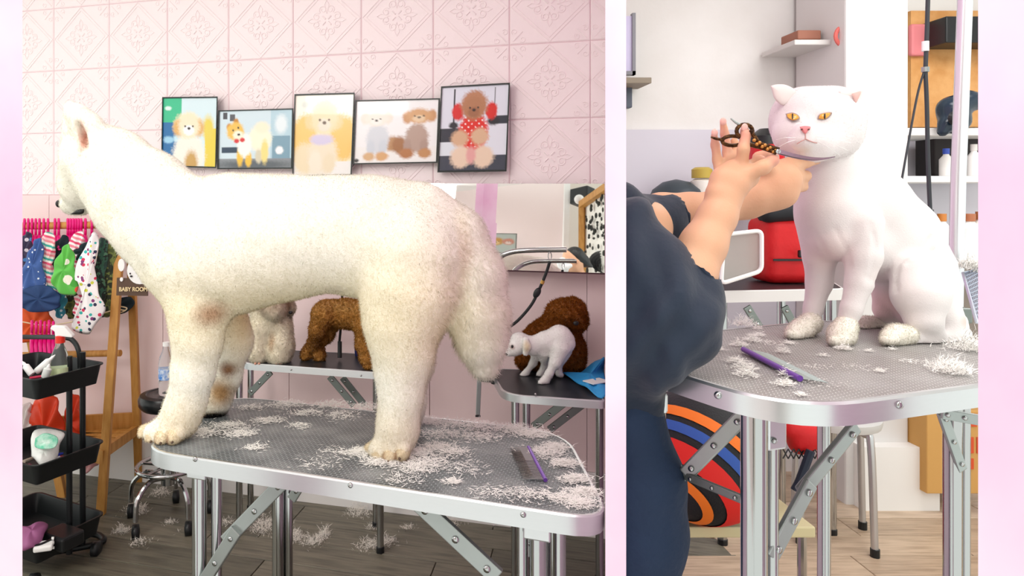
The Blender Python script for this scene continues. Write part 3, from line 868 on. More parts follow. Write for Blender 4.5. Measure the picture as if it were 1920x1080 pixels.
# white puppy
B = Body(.012); z0 = 2.43
B.chain([(973, 643, z0, 19), (967, 651, z0 - .01, 15)], .01)
B.chain([(962, 657, z0 - .01, 10), (953, 662, z0 - .01, 6.5)], .008)
B.chain([(980, 645, z0, 15), (1000, 648, z0, 16), (1022, 643, z0, 20), (1048, 636, z0, 24), (1056, 642, z0, 22)], .015)
B.chain([(986, 638, z0 - .035, 7), (988, 650, z0 - .05, 8), (985, 662, z0 - .05, 5)], .006)
B.chain([(1008, 658, z0 + .02, 11), (1000, 680, z0 + .05, 6.5), (986, 700, z0 + .06, 5), (980, 704, z0 + .06, 5)])
B.chain([(1020, 660, z0 - .01, 11), (1022, 685, z0 + .04, 6.5), (1014, 700, z0 + .05, 5), (1010, 703, z0 + .05, 5)])
B.chain([(1050, 655, z0 - .03, 18), (1040, 680, z0 - .04, 10), (1030, 700, z0 - .04, 6.5), (1022, 714, z0 - .04, 6), (1014, 718, z0 - .05, 5.5)])
B.chain([(1058, 658, z0 + .02, 14), (1046, 685, z0 + .04, 7), (1048, 700, z0 + .03, 5.5), (1052, 704, z0 + .03, 5)])
dg = small_dog('puppy', 'small white puppy crouching on the right back table in front of the brown poodle', B, .0042, 'f6f3f0',
          [(P(988, 650, z0 - .06), (.018, .03, .03), 'e2cfae', .9), (P(960, 651, z0 - .03), (.012, .02, .012), '8a4a38', .7), (P(1065, 640, z0), (.06, .2, .1), 'efe9e6', .4)],
          PH(1016, 712, H2), 14000, .006, M_skin_fur, 90, .0015, .1, comb=(.8, 0, -.5), width=.0007)
MB().ell(P(950, 664, z0 - .015), (.006, .006, .005)).build('nose', M_nose, dg, True)
MB().ell(P(961, 650, z0 - .028), (.006, .005, .006)).build('eye', M_nose, dg, True)
# reddish brown poodle
B = Body(.02); z0 = 2.56
B.chain([(1062, 588, z0 - .03, 29), (1072, 584, z0 - .03, 25)], .02)
B.chain([(1072, 598, z0 - .08, 18), (1084, 604, z0 - .1, 12)], .012)
B.chain([(1042, 582, z0 - .02, 16), (1036, 600, z0 - .02, 14)], .012); B.chain([(1088, 590, z0, 12), (1091, 605, z0, 11)], .012)
B.chain([(1050, 620, z0, 36), (1030, 650, z0 + .02, 48), (1050, 665, z0 + .02, 44)], .03)
B.chain([(1000, 650, z0 + .02, 26), (985, 675, z0 + .0, 17)]); B.chain([(1076, 650, z0, 20), (1080, 685, z0 - .02, 14)])
dg = small_dog('dog', 'reddish brown poodle sitting behind the white puppy on the right back table', B, .0048, 'a8662b',
          [(P(1040, 630, z0 - .1), (.2, .3, .1), '925220', .5), (P(1076, 600, z0 - .1), (.05, .06, .02), '5b2f14', .7), (P(1040, 570, z0 - .05), (.05, .1, .05), 'a8672d', .6)],
          PH(1045, 692, H2), 60000, .014, M_curl, 330, .0026, .4, lay=.2, width=.0009, cvar=(.55, 1.25))
MB().ell(P(1080, 606, z0 - .135), (.01, .008, .008)).build('nose', M_nose, dg, True)
for px in (1066, 1083): MB().ell(P(px, 590, z0 - .098), (.006, .005, .006)).build('eye', M_nose, dg, True)

# blue pad and paper on the right back table
o = pillow('training_pad', [PH(1052, 704, H2) + Vector((0, 0, .006)), PH(1090, 702, H2) + Vector((0, 0, .01)), P(1122, 673, 2.5), P(1133, 672, 2.46), PH(1133, 705, H2) + Vector((0, 0, .02)), PH(1133, 744, H2) + Vector((0, -.01, .004)), PH(1106, 738, H2) + Vector((0, 0, .008)), PH(1085, 722, H2) + Vector((0, 0, .008))],
           .012, mat('blue_pad', '3aa6e8', .55, var=.1, vscale=20, bump=.2, bscale=60), None, folds=.006, nf=5, ny=Vector((0, -.4, 1)), n=4)
tag(o, 'crumpled bright blue pad on the edge of the right back table', 'pad')
o = MB().box(PH(1118, 727, H2) + Vector((0, 0, .022)), (.075, .05, .004), .5).build('folded_tissue', M_whitep, None, bev=.001)
tag(o, 'folded white tissue lying on the blue pad', 'tissue')

# ================================================================ WALL MIRROR AND ITS REFLECTED OBJECTS
mr = thing('wall_mirror', W(960, 430, 0), 'wide frameless mirror on the pink wall above the right back table', 'mirror')
m_mir = mat('mirror_silver', 'f0f2f0', .015, 1)
MB().prism(MIR, -MN * .004).build('glass', m_mir, mr)
MB().bar(W(770, 501.5, .035), W(1133.5, 513, .035), .03, .004, up=(0, 0, 1)).build('edge_strip', mat('mirror_edge', '7d5560', .4), mr)

def quad_print(name, corners, nx, ny, ops, parent, bg, push=None):
    xs, ys = np.meshgrid(np.linspace(0, 1, nx), np.linspace(0, 1, ny))
    c = [np.array(q[:]) for q in corners]                        # TL TR BR BL
    V = (c[0] * ((1 - xs) * (1 - ys))[..., None] + c[1] * (xs * (1 - ys))[..., None] + c[2] * (xs * ys)[..., None] + c[3] * ((1 - xs) * ys)[..., None]).reshape(-1, 3)
    C = np.tile(np.array(lin(bg)), (nx * ny, 1)).reshape(ny, nx, 3)
    for op in ops:
        k = op[0]
        if k == 'e':
            _, cx, cy, rx, ry, col, soft = op[:7]; a = op[7] if len(op) > 7 else 0
            dx, dy = xs - cx, ys - cy; u = dx * math.cos(a) + dy * math.sin(a); v = -dx * math.sin(a) + dy * math.cos(a)
            d = np.sqrt((u / rx) ** 2 + (v / ry) ** 2); d = d * (1 + .09 * np.sin(xs * 61 + 3 * np.sin(ys * 47)) * np.sin(ys * 53 + 2 * np.sin(xs * 39))); w = np.clip((1 - d) / max(soft * 1.5, 1e-3) + .5, 0, 1)
        elif k == 'r':
            _, x0, y0, x1, y1, col = op; w = ((xs >= x0) & (xs <= x1) & (ys >= y0) & (ys <= y1)).astype(float)
        elif k == 'd':                                           # dots inside an ellipse
            _, cx, cy, rx, ry, col, fq = op
            w = (((xs - cx) / rx) ** 2 + ((ys - cy) / ry) ** 2 < 1) * (np.sin(xs * fq) * np.sin(ys * fq * 1.3) > .72)
        w = w[..., None]; C = C * (1 - w) + np.array(lin(col)) * w
    i = np.arange((nx - 1) * (ny - 1)); r, q = i // (nx - 1), i % (nx - 1)
    a = r * nx + q
    Fq = np.stack([a, a + nx, a + nx + 1, a + 1], 1)
    return obj(name, V, Fq, mat('photo_print', 'ffffff', .25, attr='col', coat=.3), parent, True, cols=C.reshape(-1, 3))
def picture(label, px, ops, bg, off=.014, group='framed dog photos on the pink wall', th=.008, at=None, nx=84, mframe=None):
    pt = at or (lambda x, y, o=0: W(x, y, off + o))
    c = [pt(*q) for q in px]; ce = sum(c, Vector()) / 4
    t = thing('framed_photo', (ce.x, ce.y, min(q.z for q in c)), label, 'picture', group)
    nrm = (pt(*px[0], .01) - pt(*px[0], 0)).normalized()
    ins = [q + (ce - q) * .035 for q in c]
    MB().prism([q - nrm * .012 for q in c], nrm * .010).build('backing', M_black, t)
    for i in range(4):
        j = (i + 1) % 4
        MB().prism([c[i] - nrm * .010, c[j] - nrm * .010, ins[j] - nrm * .010, ins[i] - nrm * .010], nrm * .016).build('frame_side', mframe or mat('black_frame', '17211f', .35), t)
    ny = int(nx * (c[0] - c[3]).length / (c[0] - c[1]).length)
    quad_print('print', ins, nx, ny, ops, t, bg)
    return t
face = lambda x, y, s, f, m, n='2a1c18': [('e', x, y, s, s * .8, f, .25), ('e', x, y + s * .28, s * .5, s * .36, m, .3), ('e', x - s * .36, y - s * .02, s * .09, s * .07, n, .4),
                                        ('e', x + s * .36, y - s * .02, s * .09, s * .07, n, .4), ('e', x, y + s * .14, s * .15, s * .1, n, .4)]
picture('framed photo of a white curly puppy beside a yellow plant, leftmost on the wall', ((304, 182), (408, 181), (405, 315), (302, 312)),
        [('r', 0, 0, .35, .4, '3fbf8f'), ('r', 0, .36, .36, 1, '2a6fa8'), ('e', .1, .15, .06, .03, 'dff7ee', .4), ('e', .3, .6, .1, .06, 'bfe4f2', .4), ('e', .12, .62, .1, .05, '9fd0ea', .4), ('r', .8, .45, 1, 1, 'ead24d'), ('e', .86, .45, .1, .18, 'e8d35a', .4),
         ('e', .5, .86, .3, .34, 'f5f0e4', .2), ('e', .55, .98, .12, .2, 'caa15c', .4), ('e', .48, .4, .26, .19, 'f6e8c6', .2), ('e', .3, .44, .1, .12, 'e0b06a', .4), ('e', .68, .44, .1, .12, 'e0b06a', .4)] + face(.5, .42, .2, 'f4e6c8', 'ffffff'), 'd8ecf2')
picture('framed photo of an orange and white dog with red bow tie, second from the left', ((409, 207), (550, 203), (548, 316), (407, 317)),
        [('r', .72, 0, 1, 1, 'b9d6e2'), ('r', .74, .45, .98, .9, '7fa3b6'), ('e', .86, .25, .08, .16, 'e8f2f6', .4), ('r', .05, .03, .12, .14, '4f4f55'), ('r', .15, .06, .22, .18, '5a5a60'), ('r', .04, .64, .3, .74, '2e4258'), ('r', 0, .84, 1, 1, '8d9398'), ('e', .5, .95, .5, .08, '5f666b', .5), ('e', .84, .7, .05, .07, 'ffffff', .3),
         ('e', .57, .5, .16, .22, 'fff6dc', .2), ('e', .6, .3, .1, .1, 'f7efd4', .4), ('e', .3, .8, .045, .17, 'f2c445', .3), ('e', .42, .85, .045, .14, 'f2c445', .3), ('e', .56, .8, .05, .12, 'd9d2b8', .3), ('e', .64, .72, .05, .2, 'f6e08c', .3), ('e', .36, .6, .1, .2, 'fffdf4', .2),
         ('e', .14, .28, .035, .06, 'c98632', .3), ('e', .24, .2, .035, .07, 'c98632', .3), ('e', .23, .36, .12, .16, 'f0c25a', .2), ('e', .27, .43, .07, .08, 'fdf3dc', .3), ('e', .2, .34, .014, .018, '2a1c18', .3), ('e', .27, .3, .014, .018, '2a1c18', .3), ('e', .28, .42, .02, .02, '2a1c18', .3),
         ('e', .25, .53, .035, .04, 'd8343a', .3), ('e', .33, .51, .035, .04, 'd8343a', .3)], 'd4e6ee')
picture('tall framed photo of a cream poodle before a yellow cushion, third from the left', ((552, 176.5), (665, 173.5), (659, 329), (548, 331)),
        [('r', 0, .3, 1, 1, 'fdf0cf'), ('e', .18, .55, .22, .3, 'f9cf7a', .2), ('e', .85, .55, .24, .28, 'f9cc72', .2), ('r', 0, .84, 1, 1, 'f6f4f0'), ('e', .18, .12, .06, .04, 'dfe2d8', .5), ('e', .2, .8, .2, .2, 'f3e2bf', .3),
         ('e', .5, .75, .26, .24, 'f3e6cd', .25), ('e', .38, .86, .11, .16, 'f6ecd8', .3), ('e', .62, .86, .1, .12, 'f1e2c4', .3), ('e', .48, .56, .2, .07, 'd9d0ea', .3), ('e', .3, .34, .12, .1, 'f4d79e', .3), ('e', .72, .34, .12, .1, 'f4d79e', .3), ('e', .52, .22, .22, .15, 'f8ecca', .2)] + face(.52, .32, .22, 'f5e2ba', 'f1e6d4', '6a5648'), 'fbf7ea')
picture('wide framed photo of a white and a tan poodle sitting in grey shirts', ((666, 188), (825, 184), (820, 305), (661, 308)),
        [('r', 0, .75, 1, 1, 'f3f1ef'), ('e', .46, .7, .09, .12, 'b98a5c', .3), ('e', .55, .72, .09, .14, 'a06a3c', .3), ('e', .28, .62, .14, .24, 'd7dbe2', .2), ('e', .2, .76, .05, .13, 'cfd5de', .3), ('e', .35, .76, .05, .13, 'cfd5de', .3), ('e', .18, .9, .07, .07, 'd9b184', .3), ('e', .34, .9, .08, .07, 'd9a873', .3),
         ('e', .76, .62, .14, .24, 'b59a8c', .2), ('e', .65, .76, .05, .13, 'ad9184', .3), ('e', .85, .76, .05, .13, 'ad9184', .3), ('e', .64, .86, .09, .08, 'b27443', .3), ('e', .86, .86, .08, .08, 'c08a58', .3),
         ('e', .12, .28, .06, .1, 'efe6da', .3), ('e', .4, .28, .06, .1, 'efe6da', .3), ('e', .64, .28, .06, .1, 'c99362', .3), ('e', .93, .26, .06, .1, 'c99362', .3), ('e', .03, .96, .03, .03, '3a3a3a', .2)] + face(.26, .3, .14, 'f3ebdf', 'f7f1ea') + face(.78, .26, .15, 'd3a06c', 'e6c9a4'), 'f4f3f4')
picture('framed photo of a brown poodle in a red spotted dress, rightmost on the wall', ((827, 162), (956, 155), (949.5, 321), (820, 323)),
        [('r', 0, .82, 1, 1, '3b4250'), ('r', 0, .5, .3, .66, '2b303c'), ('r', 0, .66, .26, .82, 'dfe6ee'), ('r', .82, .36, 1, .46, '2e3440'), ('r', .7, .46, 1, .8, 'e3e6f0'), ('r', .185, .02, .205, .5, '2a2c34'), ('r', .8, .02, .815, .42, '55565c'), ('e', .8, .42, .09, .05, '23252c', .3), ('e', .2, .46, .07, .04, '23252c', .3),
         ('e', .5, .55, .22, .24, 'e02a22', .15), ('d', .5, .52, .2, .22, 'fbe9e6', 62), ('e', .3, .62, .13, .1, 'd9b08e', .3), ('e', .6, .6, .13, .1, 'dcb594', .3), ('e', .33, .84, .16, .13, 'ecd2ba', .25), ('e', .66, .84, .16, .13, 'ecd2ba', .25), ('e', .48, .82, .07, .1, 'e7a8a4', .4),
         ('e', .26, .3, .09, .1, 'd8241e', .2), ('e', .76, .3, .09, .1, 'd8241e', .2), ('e', .5, .22, .2, .17, 'b9805c', .2)] + face(.5, .26, .17, 'b27a56', 'a06a4a'), 'dfe2ee')

# --- objects standing behind the camera, seen in the mirror
vp = lambda x, y, o=0: mirrored(P(x, y, 6.3 - o))
M_pat = mat('cut_screen_white', 'f4f2ec', .5)
def mirror_pic(label, px, ops, bg):
    vv = lambda x, y, o=0: V_(x, y, 6.42 - o * 1.0)
    picture(label, px, ops, bg, group='framed photos on the rear wall', at=vv, nx=40)
mirror_pic('small framed photo of two dogs on the rear wall, seen in the mirror, upper one', ((905, 437), (966, 438), (964, 477), (905, 473)), face(.35, .4, .25, 'c89a52', 'e6c78c') + face(.75, .4, .2, 'c98d78', 'e9d2c8'), 'b9c4bc')
mirror_pic('small framed photo on the rear wall, seen in the mirror, lower one', ((905, 480), (962, 482), (962, 507), (905, 505)), face(.6, .6, .3, 'd9a49a', 'f0d6cf'), 'e6dfdc')
t = thing('carved_screen', V_(1120, 520, 5.6), 'white carved screen in an orange wooden frame, reflected in the mirror', 'screen')
fa, fb, fc, fd = (1090, 375), (1150, 338), (1150, 520), (1093, 520)
zz = lambda x: 6.3 - (x - 1090) * .012
MB().bar(V_(1092, 378, 6.3), V_(1092, 540, 6.3), .05, .06, up=(0, 1, 0)).build('frame_side', M_pine, t)
MB().bar(V_(1090, 376, 6.3), V_(1150, 335, 5.6), .05, .06).build('frame_side', M_pine, t)
MB().prism([V_(1094, 378, 6.34), V_(1150, 340, 5.64), V_(1150, 540, 5.64), V_(1094, 540, 6.34)], (0, -.02, 0)).build('panel', M_pat, t)
r = random.Random(3)
for k in range(70):
    x = r.uniform(1097, 1136); y = r.uniform(385 - (x - 1094) * .7, 515); z = 6.3 - (x - 1092) * .0121
    MB().ell(V_(x, y, z - .03), (.012 * r.uniform(.5, 1.2), .012, .022 * r.uniform(.5, 1.3)), None, 8, 5).build('cut_out', mat('screen_hole', '2b2d2a', .7), t, True)
t = thing('wall_speaker', V_(1090, 352, 6.0), 'black box with round white cone high up, reflected in the mirror', 'speaker')
MB().box(V_(1092, 360, 6.5), (.2, .12, .15), .3).build('case', M_black, t, bev=.01)
MB().ell(V_(1086, 366, 6.36), (.045, .045, .045)).build('cone', M_white, t, True)
# seated person with face mask
pz = 5.6
def VB(B_, pts, k=None):
    w = [(V_(a, b, z), r_ * z / F) for a, b, z, r_ in pts]
    for (p, r1), (q_, r2) in zip(w, w[1:]): B_.cone(p, r1, q_, r2, k)
hp = V_(1080, 500, pz)
t = thing('person', (hp.x, hp.y, 0), 'person with black hair tied back and white face mask, reflected in the mirror', 'person')
B = Body(.03)
VB(B, [(1072, 480, pz, 20), (1070, 492, pz - .02, 19)]); VB(B, [(1066, 500, pz - .04, 15), (1062, 504, pz - .05, 10)], .02)
VB(B, [(1078, 500, pz, 12), (1082, 530, pz + .02, 12)]); VB(B, [(1085, 545, pz + .02, 32), (1088, 620, pz + .02, 34)], .05)
VB(B, [(1088, 548, pz - .16, 14), (1070, 590, pz - .2, 11), (1040, 610, pz - .2, 8)]); VB(B, [(1088, 548, pz + .2, 14), (1070, 590, pz + .22, 11), (1040, 610, pz + .2, 8)])
VB(B, [(1088, 640, pz - .08, 24), (1086, 730, pz - .09, 17), (1088, 812, pz - .09, 11), (1076, 818, pz - .12, 9)]); VB(B, [(1088, 640, pz + .1, 24), (1086, 730, pz + .1, 17), (1088, 812, pz + .1, 11), (1076, 818, pz + .08, 9)])
V, Q = B.mesh(.01)
C = spots(V, 'd9a888', [(V_(1080, 590, pz), (.4, .4, .33), '2b3550', 4), (V_(1086, 740, pz), (.4, .4, .45), '25272e', 4)])
obj('body', V, Q, mat('person_surface', 'ffffff', .6, attr='col'), t, True, cols=C)
B = Body(.02); VB(B, [(1078, 474, pz + .0, 19), (1090, 484, pz + .01, 16)], .02); VB(B, [(1092, 492, pz, 9), (1104, 494, pz, 8)])
V, Q = B.mesh(.008); obj('hair', V, Q, mat('black_hair', '14161a', .45, bump=.3, bscale=90), t, True)
B = Body(.02); VB(B, [(1052, 494, pz - .04, 11), (1056, 503, pz - .05, 11)]); VB(B, [(1060, 500, pz - .12, 6), (1066, 498, pz - .13, 4)])
V, Q = B.mesh(.006); obj('face_mask', V, Q, mat('mask_cloth', 'f2f4f4', .7), t, True)
MB().tube([V_(1062, 494, pz - .12), V_(1070, 487, pz - .11), V_(1077, 482, pz - .09)], .003, 6).build('mask_loop', M_whitep, t)
MB().ell(V_(1079, 488, pz - .1), (.014, .03, .03)).build('ear', mat('skin_plain', 'd9a283', .6), t, True)
t = thing('table_fan', V_(1128, 512, 5.9), 'round dark fan reflected at the right edge of the mirror', 'fan')
fc = V_(1128, 487, 5.9)
fax = (V_(1128, 487, 5.0) - fc).normalized()
for k in range(5):
    rad = .02 + .022 * k
    x = fax.orthogonal().normalized(); y = fax.cross(x)
    MB().tube([fc + (x * math.cos(a * .2618) + y * math.sin(a * .2618)) * rad for a in range(24)], .004, 5, closed=True).build('guard_ring', M_blackm, t)
MB().lathe(fc - fax * .05, [(.1, 0), (.105, .02), (.03, .05)], 20, fax).build('motor_housing', M_black, t)
MB().tube([fc - fax * .04, Vector((fc.x, fc.y, .0)) - fax * .04], .012, 8).build('stand', M_black, t)
# ================================================================ CLOTHES RACK WITH SIGN
def zr(px): return 3.10 + (236 - px) * .00062
rk = thing('clothes_rack', PH(190, 965, 0) + Vector((-.2, .1, 0)), 'pine clothes rack with A shaped ends and slatted bottom shelf by the pink wall', 'clothes rack')
def leg_bar(a, b, w=.032, th=.026): MB().bar(a, b, w, th, up=(0, 1, 0)).build('leg', M_pine, rk, bev=.002)
fA, fB = PH(189, 968, 0), PH(264, 903, 0); top = P(234, 405, 3.1)
leg_bar(fA, top + Vector((.0, -.03, 0)), .036); leg_bar(fB + Vector((0, -.02, 0)), top + Vector((.01, .03, 0)), .034)
tl = P(20, 405, zr(20)); gA = PH(40, 985, 0) + Vector((.05, .25, 0)); gB = PH(125, 922, 0)
leg_bar(gA, tl + Vector((0, -.03, 0)), .036); leg_bar(gB, tl + Vector((.01, .03, 0)), .034)
smoothable(MB().tube([P(238, 421, 3.1), P(-40, 425, zr(-40))], .017, 12).build('rod', M_pine, rk))
smoothable(MB().tube([P(226, 662, 3.12), P(-40, 668, zr(-40))], .015, 12).build('rod', M_pine, rk))
# bottom shelf
hs = .26
e0, e1 = fA.lerp(top, hs / top.z), fB.lerp(top, hs / top.z)
g0, g1 = gA.lerp(tl, hs / tl.z), gB.lerp(tl, hs / tl.z)
for k in range(4):
    t_ = (k + .5) / 4
    MB().bar(e0.lerp(e1, t_), g0.lerp(g1, t_), .055, .012).build('shelf_slat', M_pine, rk, bev=.001)
MB().bar(e0 + Vector((0, -.02, -.02)), g0 + Vector((0, -.02, -.02)), .014, .06).build('shelf_rail', M_pine, rk, bev=.001)
MB().bar(e1 + Vector((0, .01, .03)), g1 + Vector((0, .01, .03)), .014, .09).build('shelf_rail', M_pine, rk, bev=.001)
MB().bar(e0, e1, .02, .045).build('shelf_end_bar', M_pine, rk, bev=.001)
# twine tied round the leg
tw = thing('twine', P(225, 582, 3.05), 'pale twine strung from the rack leg across the hanging clothes', 'string')
MB().tube(catmull([P(38, 603, 3.0), P(90, 610, 3.0), P(150, 600, 3.0), P(212, 582, 3.02), P(236, 582, 3.05)], 6), .0028, 6).build('strand', mat('twine', 'd8c6a2', .8), tw)
MB().tube(catmull([P(212, 578, 3.04), P(225, 586, 3.04), P(238, 578, 3.05), P(218, 573, 3.04)], 6), .0028, 6).build('knot', mat('twine', 'd8c6a2', .8), tw)

# sign with a small dog's face
sg = thing('sign', P(246, 552, 3.02), 'brown wooden sign with a white dog face reading BABY ROOM', 'sign')
szn = 2.9
m_sign = mat('brown_sign', '5d4638', .6, var=.1, vscale=20)
MB().prism([P(219, 521, szn), P(276, 524, szn), P(276, 555, szn), P(218, 554, szn)], (0, .012, 0)).build('board', m_sign, sg)
MB().prism([P(262 + 24 * math.cos(a * .2618) * (1 if math.sin(a * .2618) < 0 else 1.0), 507 + 26 * math.sin(a * .2618), szn - .004) for a in range(24)], (0, .008, 0)).build('dog_face', M_whitep, sg)
MB().prism([P(227 + 6 * math.cos(a * .524), 497 + 12 * math.sin(a * .524), szn - .008) for a in range(12)], (0, .008, 0)).build('dog_ear', M_whitep, sg)
MB().prism([P(227.5 + 3 * math.cos(a * .524), 524 + 4 * math.sin(a * .524), szn - .006) for a in range(12)], (0, .006, 0)).build('dog_paw', M_whitep, sg)
for px, py in ((245, 513), (258, 512)): MB().ell(P(px - 1, py, szn - .006), (.003, .003, .004)).build('eye', M_nose, sg, True)
MB().ell(P(246, 518, szn - .007), (.006, .003, .004)).build('nose', M_nose, sg, True)
fc_ = bpy.data.curves.new('lettering', 'FONT'); fc_.body = 'BABY ROOM'; fc_.size = .035; fc_.extrude = .0012; fc_.offset = .0008
lo_ = bpy.data.objects.new('lettering', fc_); COL.objects.link(lo_)
dg_ = bpy.context.evaluated_depsgraph_get(); me_ = bpy.data.meshes.new_from_object(lo_.evaluated_get(dg_)); bpy.data.objects.remove(lo_)
lt = bpy.data.objects.new('lettering', me_); COL.objects.link(lt); lt.parent = sg
me_.materials.clear(); me_.materials.append(mat('cream_letters', 'f0d9a8', .5))
w_ = max(v.co.x for v in me_.vertices)
lt.location = P(223, 546, szn - .004) - sg.location; lt.rotation_euler = (math.pi / 2, 0, 0); kx = (P(276, 546, szn) - P(223, 546, szn)).length / w_
lt.scale = (kx, kx * 1.15, 1)

# ---- hangers and clothes
def hanger(px, py, z, i, low=False):
    t = thing('clothes_hanger', P(px, py + 16, z), ('hot pink hanger on the lower rod, %s from the left' if low else 'hot pink hanger on the upper rod, %s from the left') % ORD[i], 'hanger', 'pink hangers on the rack')
    s = 2.4e-3
    c = P(px, py, z)
    side = Vector((.45, -.9, 0)).normalized()
    hook = [c + side * (.024 * math.cos(a)) + Vector((0, 0, .024 * math.sin(a))) for a in [math.radians(q) for q in range(-60, 181, 24)]][::-1]
    hook = hook + [c + side * .014 + Vector((0, 0, -.03)), c + Vector((0, 0, -.05))]
    smoothable(MB().tube(catmull(hook, 3), .0062, 8).build('hook', M_hot, t))
    b = c + Vector((0, 0, -.05))
    L = .095
    tri = [b, b + side * L * .5 + Vector((0, 0, -.018)), b + side * L + Vector((0, 0, -.055)), b + Vector((0, 0, -.06)), b - side * L + Vector((0, 0, -.055)), b - side * L * .5 + Vector((0, 0, -.018))]
    smoothable(MB().tube(tri, .0085, 8, closed=True).build('shoulders', M_hot, t), 60)
    return t
ORD = ['first', 'second', 'third', 'fourth', 'fifth', 'sixth', 'seventh', 'eighth', 'ninth', 'tenth', 'eleventh', 'twelfth', 'thirteenth', 'fourteenth', 'fifteenth', 'sixteenth', 'seventeenth']
for i, px in enumerate((46, 53, 60, 67, 74, 82, 90, 103, 110, 127, 132, 137, 142, 147, 152, 160, 172)):
    hanger(px, 421, zr(px) - (i % 3) * .004, i)
for i, px in enumerate((60, 68, 76, 84, 92, 100)):
    hanger(px, 613 + (i % 2) * 2, 2.96 - i * .004, i, True)

def pattern(name, base, cols, kind, scale=30, rough=.8):
    m = bpy.data.materials.new(name); m.use_nodes = True; nt = m.node_tree; N, L = nt.nodes, nt.links
    b = N['Principled BSDF']; b.inputs['Roughness'].default_value = rough; b.inputs['Sheen Weight'].default_value = .2
    tc = N.new('ShaderNodeTexCoord'); vec = tc.outputs['Object']
    rp = N.new('ShaderNodeValToRGB'); rp.color_ramp.interpolation = 'CONSTANT'
    if kind == 'stripe':
        sx = N.new('ShaderNodeSeparateXYZ'); L.new(vec, sx.inputs[0])
        mm = N.new('ShaderNodeMath'); mm.operation = 'MULTIPLY_ADD'; mm.inputs[1].default_value = scale; L.new(sx.outputs['Z'], mm.inputs[0])
        m3 = N.new('ShaderNodeMath'); m3.operation = 'MULTIPLY'; m3.inputs[1].default_value = scale * .35; L.new(sx.outputs['X'], m3.inputs[0]); L.new(m3.outputs[0], mm.inputs[2])
        fr = N.new('ShaderNodeMath'); fr.operation = 'FRACT'; L.new(mm.outputs[0], fr.inputs[0]); fac = fr.outputs[0]
    elif kind == 'camo':
        n = N.new('ShaderNodeTexNoise'); n.inputs['Scale'].default_value = scale; n.inputs['Detail'].default_value = 2; L.new(vec, n.inputs['Vector'])
        mr_ = N.new('ShaderNodeMapRange'); mr_.inputs[1].default_value = .3; mr_.inputs[2].default_value = .7; L.new(n.outputs['Fac'], mr_.inputs[0]); fac = mr_.outputs[0]
    else:
        v = N.new('ShaderNodeTexVoronoi'); v.inputs['Scale'].default_value = scale; L.new(vec, v.inputs['Vector'])
        sep = N.new('ShaderNodeSeparateColor'); L.new(v.outputs['Color'], sep.inputs[0])
        fac = sep.outputs[0]
    L.new(fac, rp.inputs[0])
    el = rp.color_ramp.elements
    for i, c in enumerate(cols):
        e = el[i] if i < 2 else el.new(i / len(cols))
        e.position = i / len(cols); e.color = lin(c) + (1,)
    out = rp.outputs['Color']
    if kind == 'spot':
        mx = N.new('ShaderNodeMix'); mx.data_type = 'RGBA'; mx.inputs['A'].default_value = lin(base) + (1,)
        th = N.new('ShaderNodeMath'); th.operation = 'LESS_THAN'; th.inputs[1].default_value = .34
        L.new(v.outputs['Distance'], th.inputs[0]); L.new(th.outputs[0], mx.inputs['Factor']); L.new(out, mx.inputs['B']); out = mx.outputs['Result']
    L.new(out, b.inputs['Base Color'])
    return m
g_blue = pattern('star_denim', '3a5c9c', ['e8eef6', '3a5c9c', '35558f', '3f64a8', '3a5c9c', '3a5c9c'], 'spot', 75)
g_stripe = pattern('pink_teal_stripes', '', ['f7c6cc', 'e8577a', 'f7f0e8', '42b8a8', 'f6efe6', 'ef8f9a'], 'stripe', 17)
g_stripe2 = pattern('pink_white_stripes', '', ['fbeef0', 'e0466f', 'fbeef0', 'f0899a'], 'stripe', 24)
g_green = pattern('green_print', '5fbe4c', ['e9503c', 'f7f3e2', '4aa63c', '58a8d8'], 'spot', 16)
g_fly = pattern('butterfly_print', 'faf6f6', ['d8345c', '2f3350', '3cb6b0', 'd8dc4a', '8a3c78'], 'spot', 46)
g_camo = pattern('dark_green_camo', '', ['1f3a34', '2e5a46', '16211f', '4d7a5c'], 'camo', 26)
g_camo2 = pattern('olive_camo', '', ['4d5a2e', '6f7a3c', '2b3320', '8a8d4a'], 'camo', 22)
g_navy = mat('navy_cloth', '22406f', .75, var=.15, vscale=14, bump=.15, bscale=50)
g_dark = mat('dark_teal_cloth', '1b2e35', .85, var=.2, vscale=14)
g_teal = pattern('teal_dots', '2f8aa0', ['d8eef0', '2f8aa0', '2f8aa0'], 'spot', 60)
g_orange = mat('orange_cloth', 'e2581e', .7, var=.2, vscale=10, bump=.2, bscale=30)
g_red = mat('orange_red_satin', 'e8431c', .45, var=.25, vscale=9, bump=.25, bscale=24)
g_print = pattern('multi_print', '39304f', ['d84a6c', '4a8ac8', 'e8e0e8', '2a2440'], 'spot', 40)
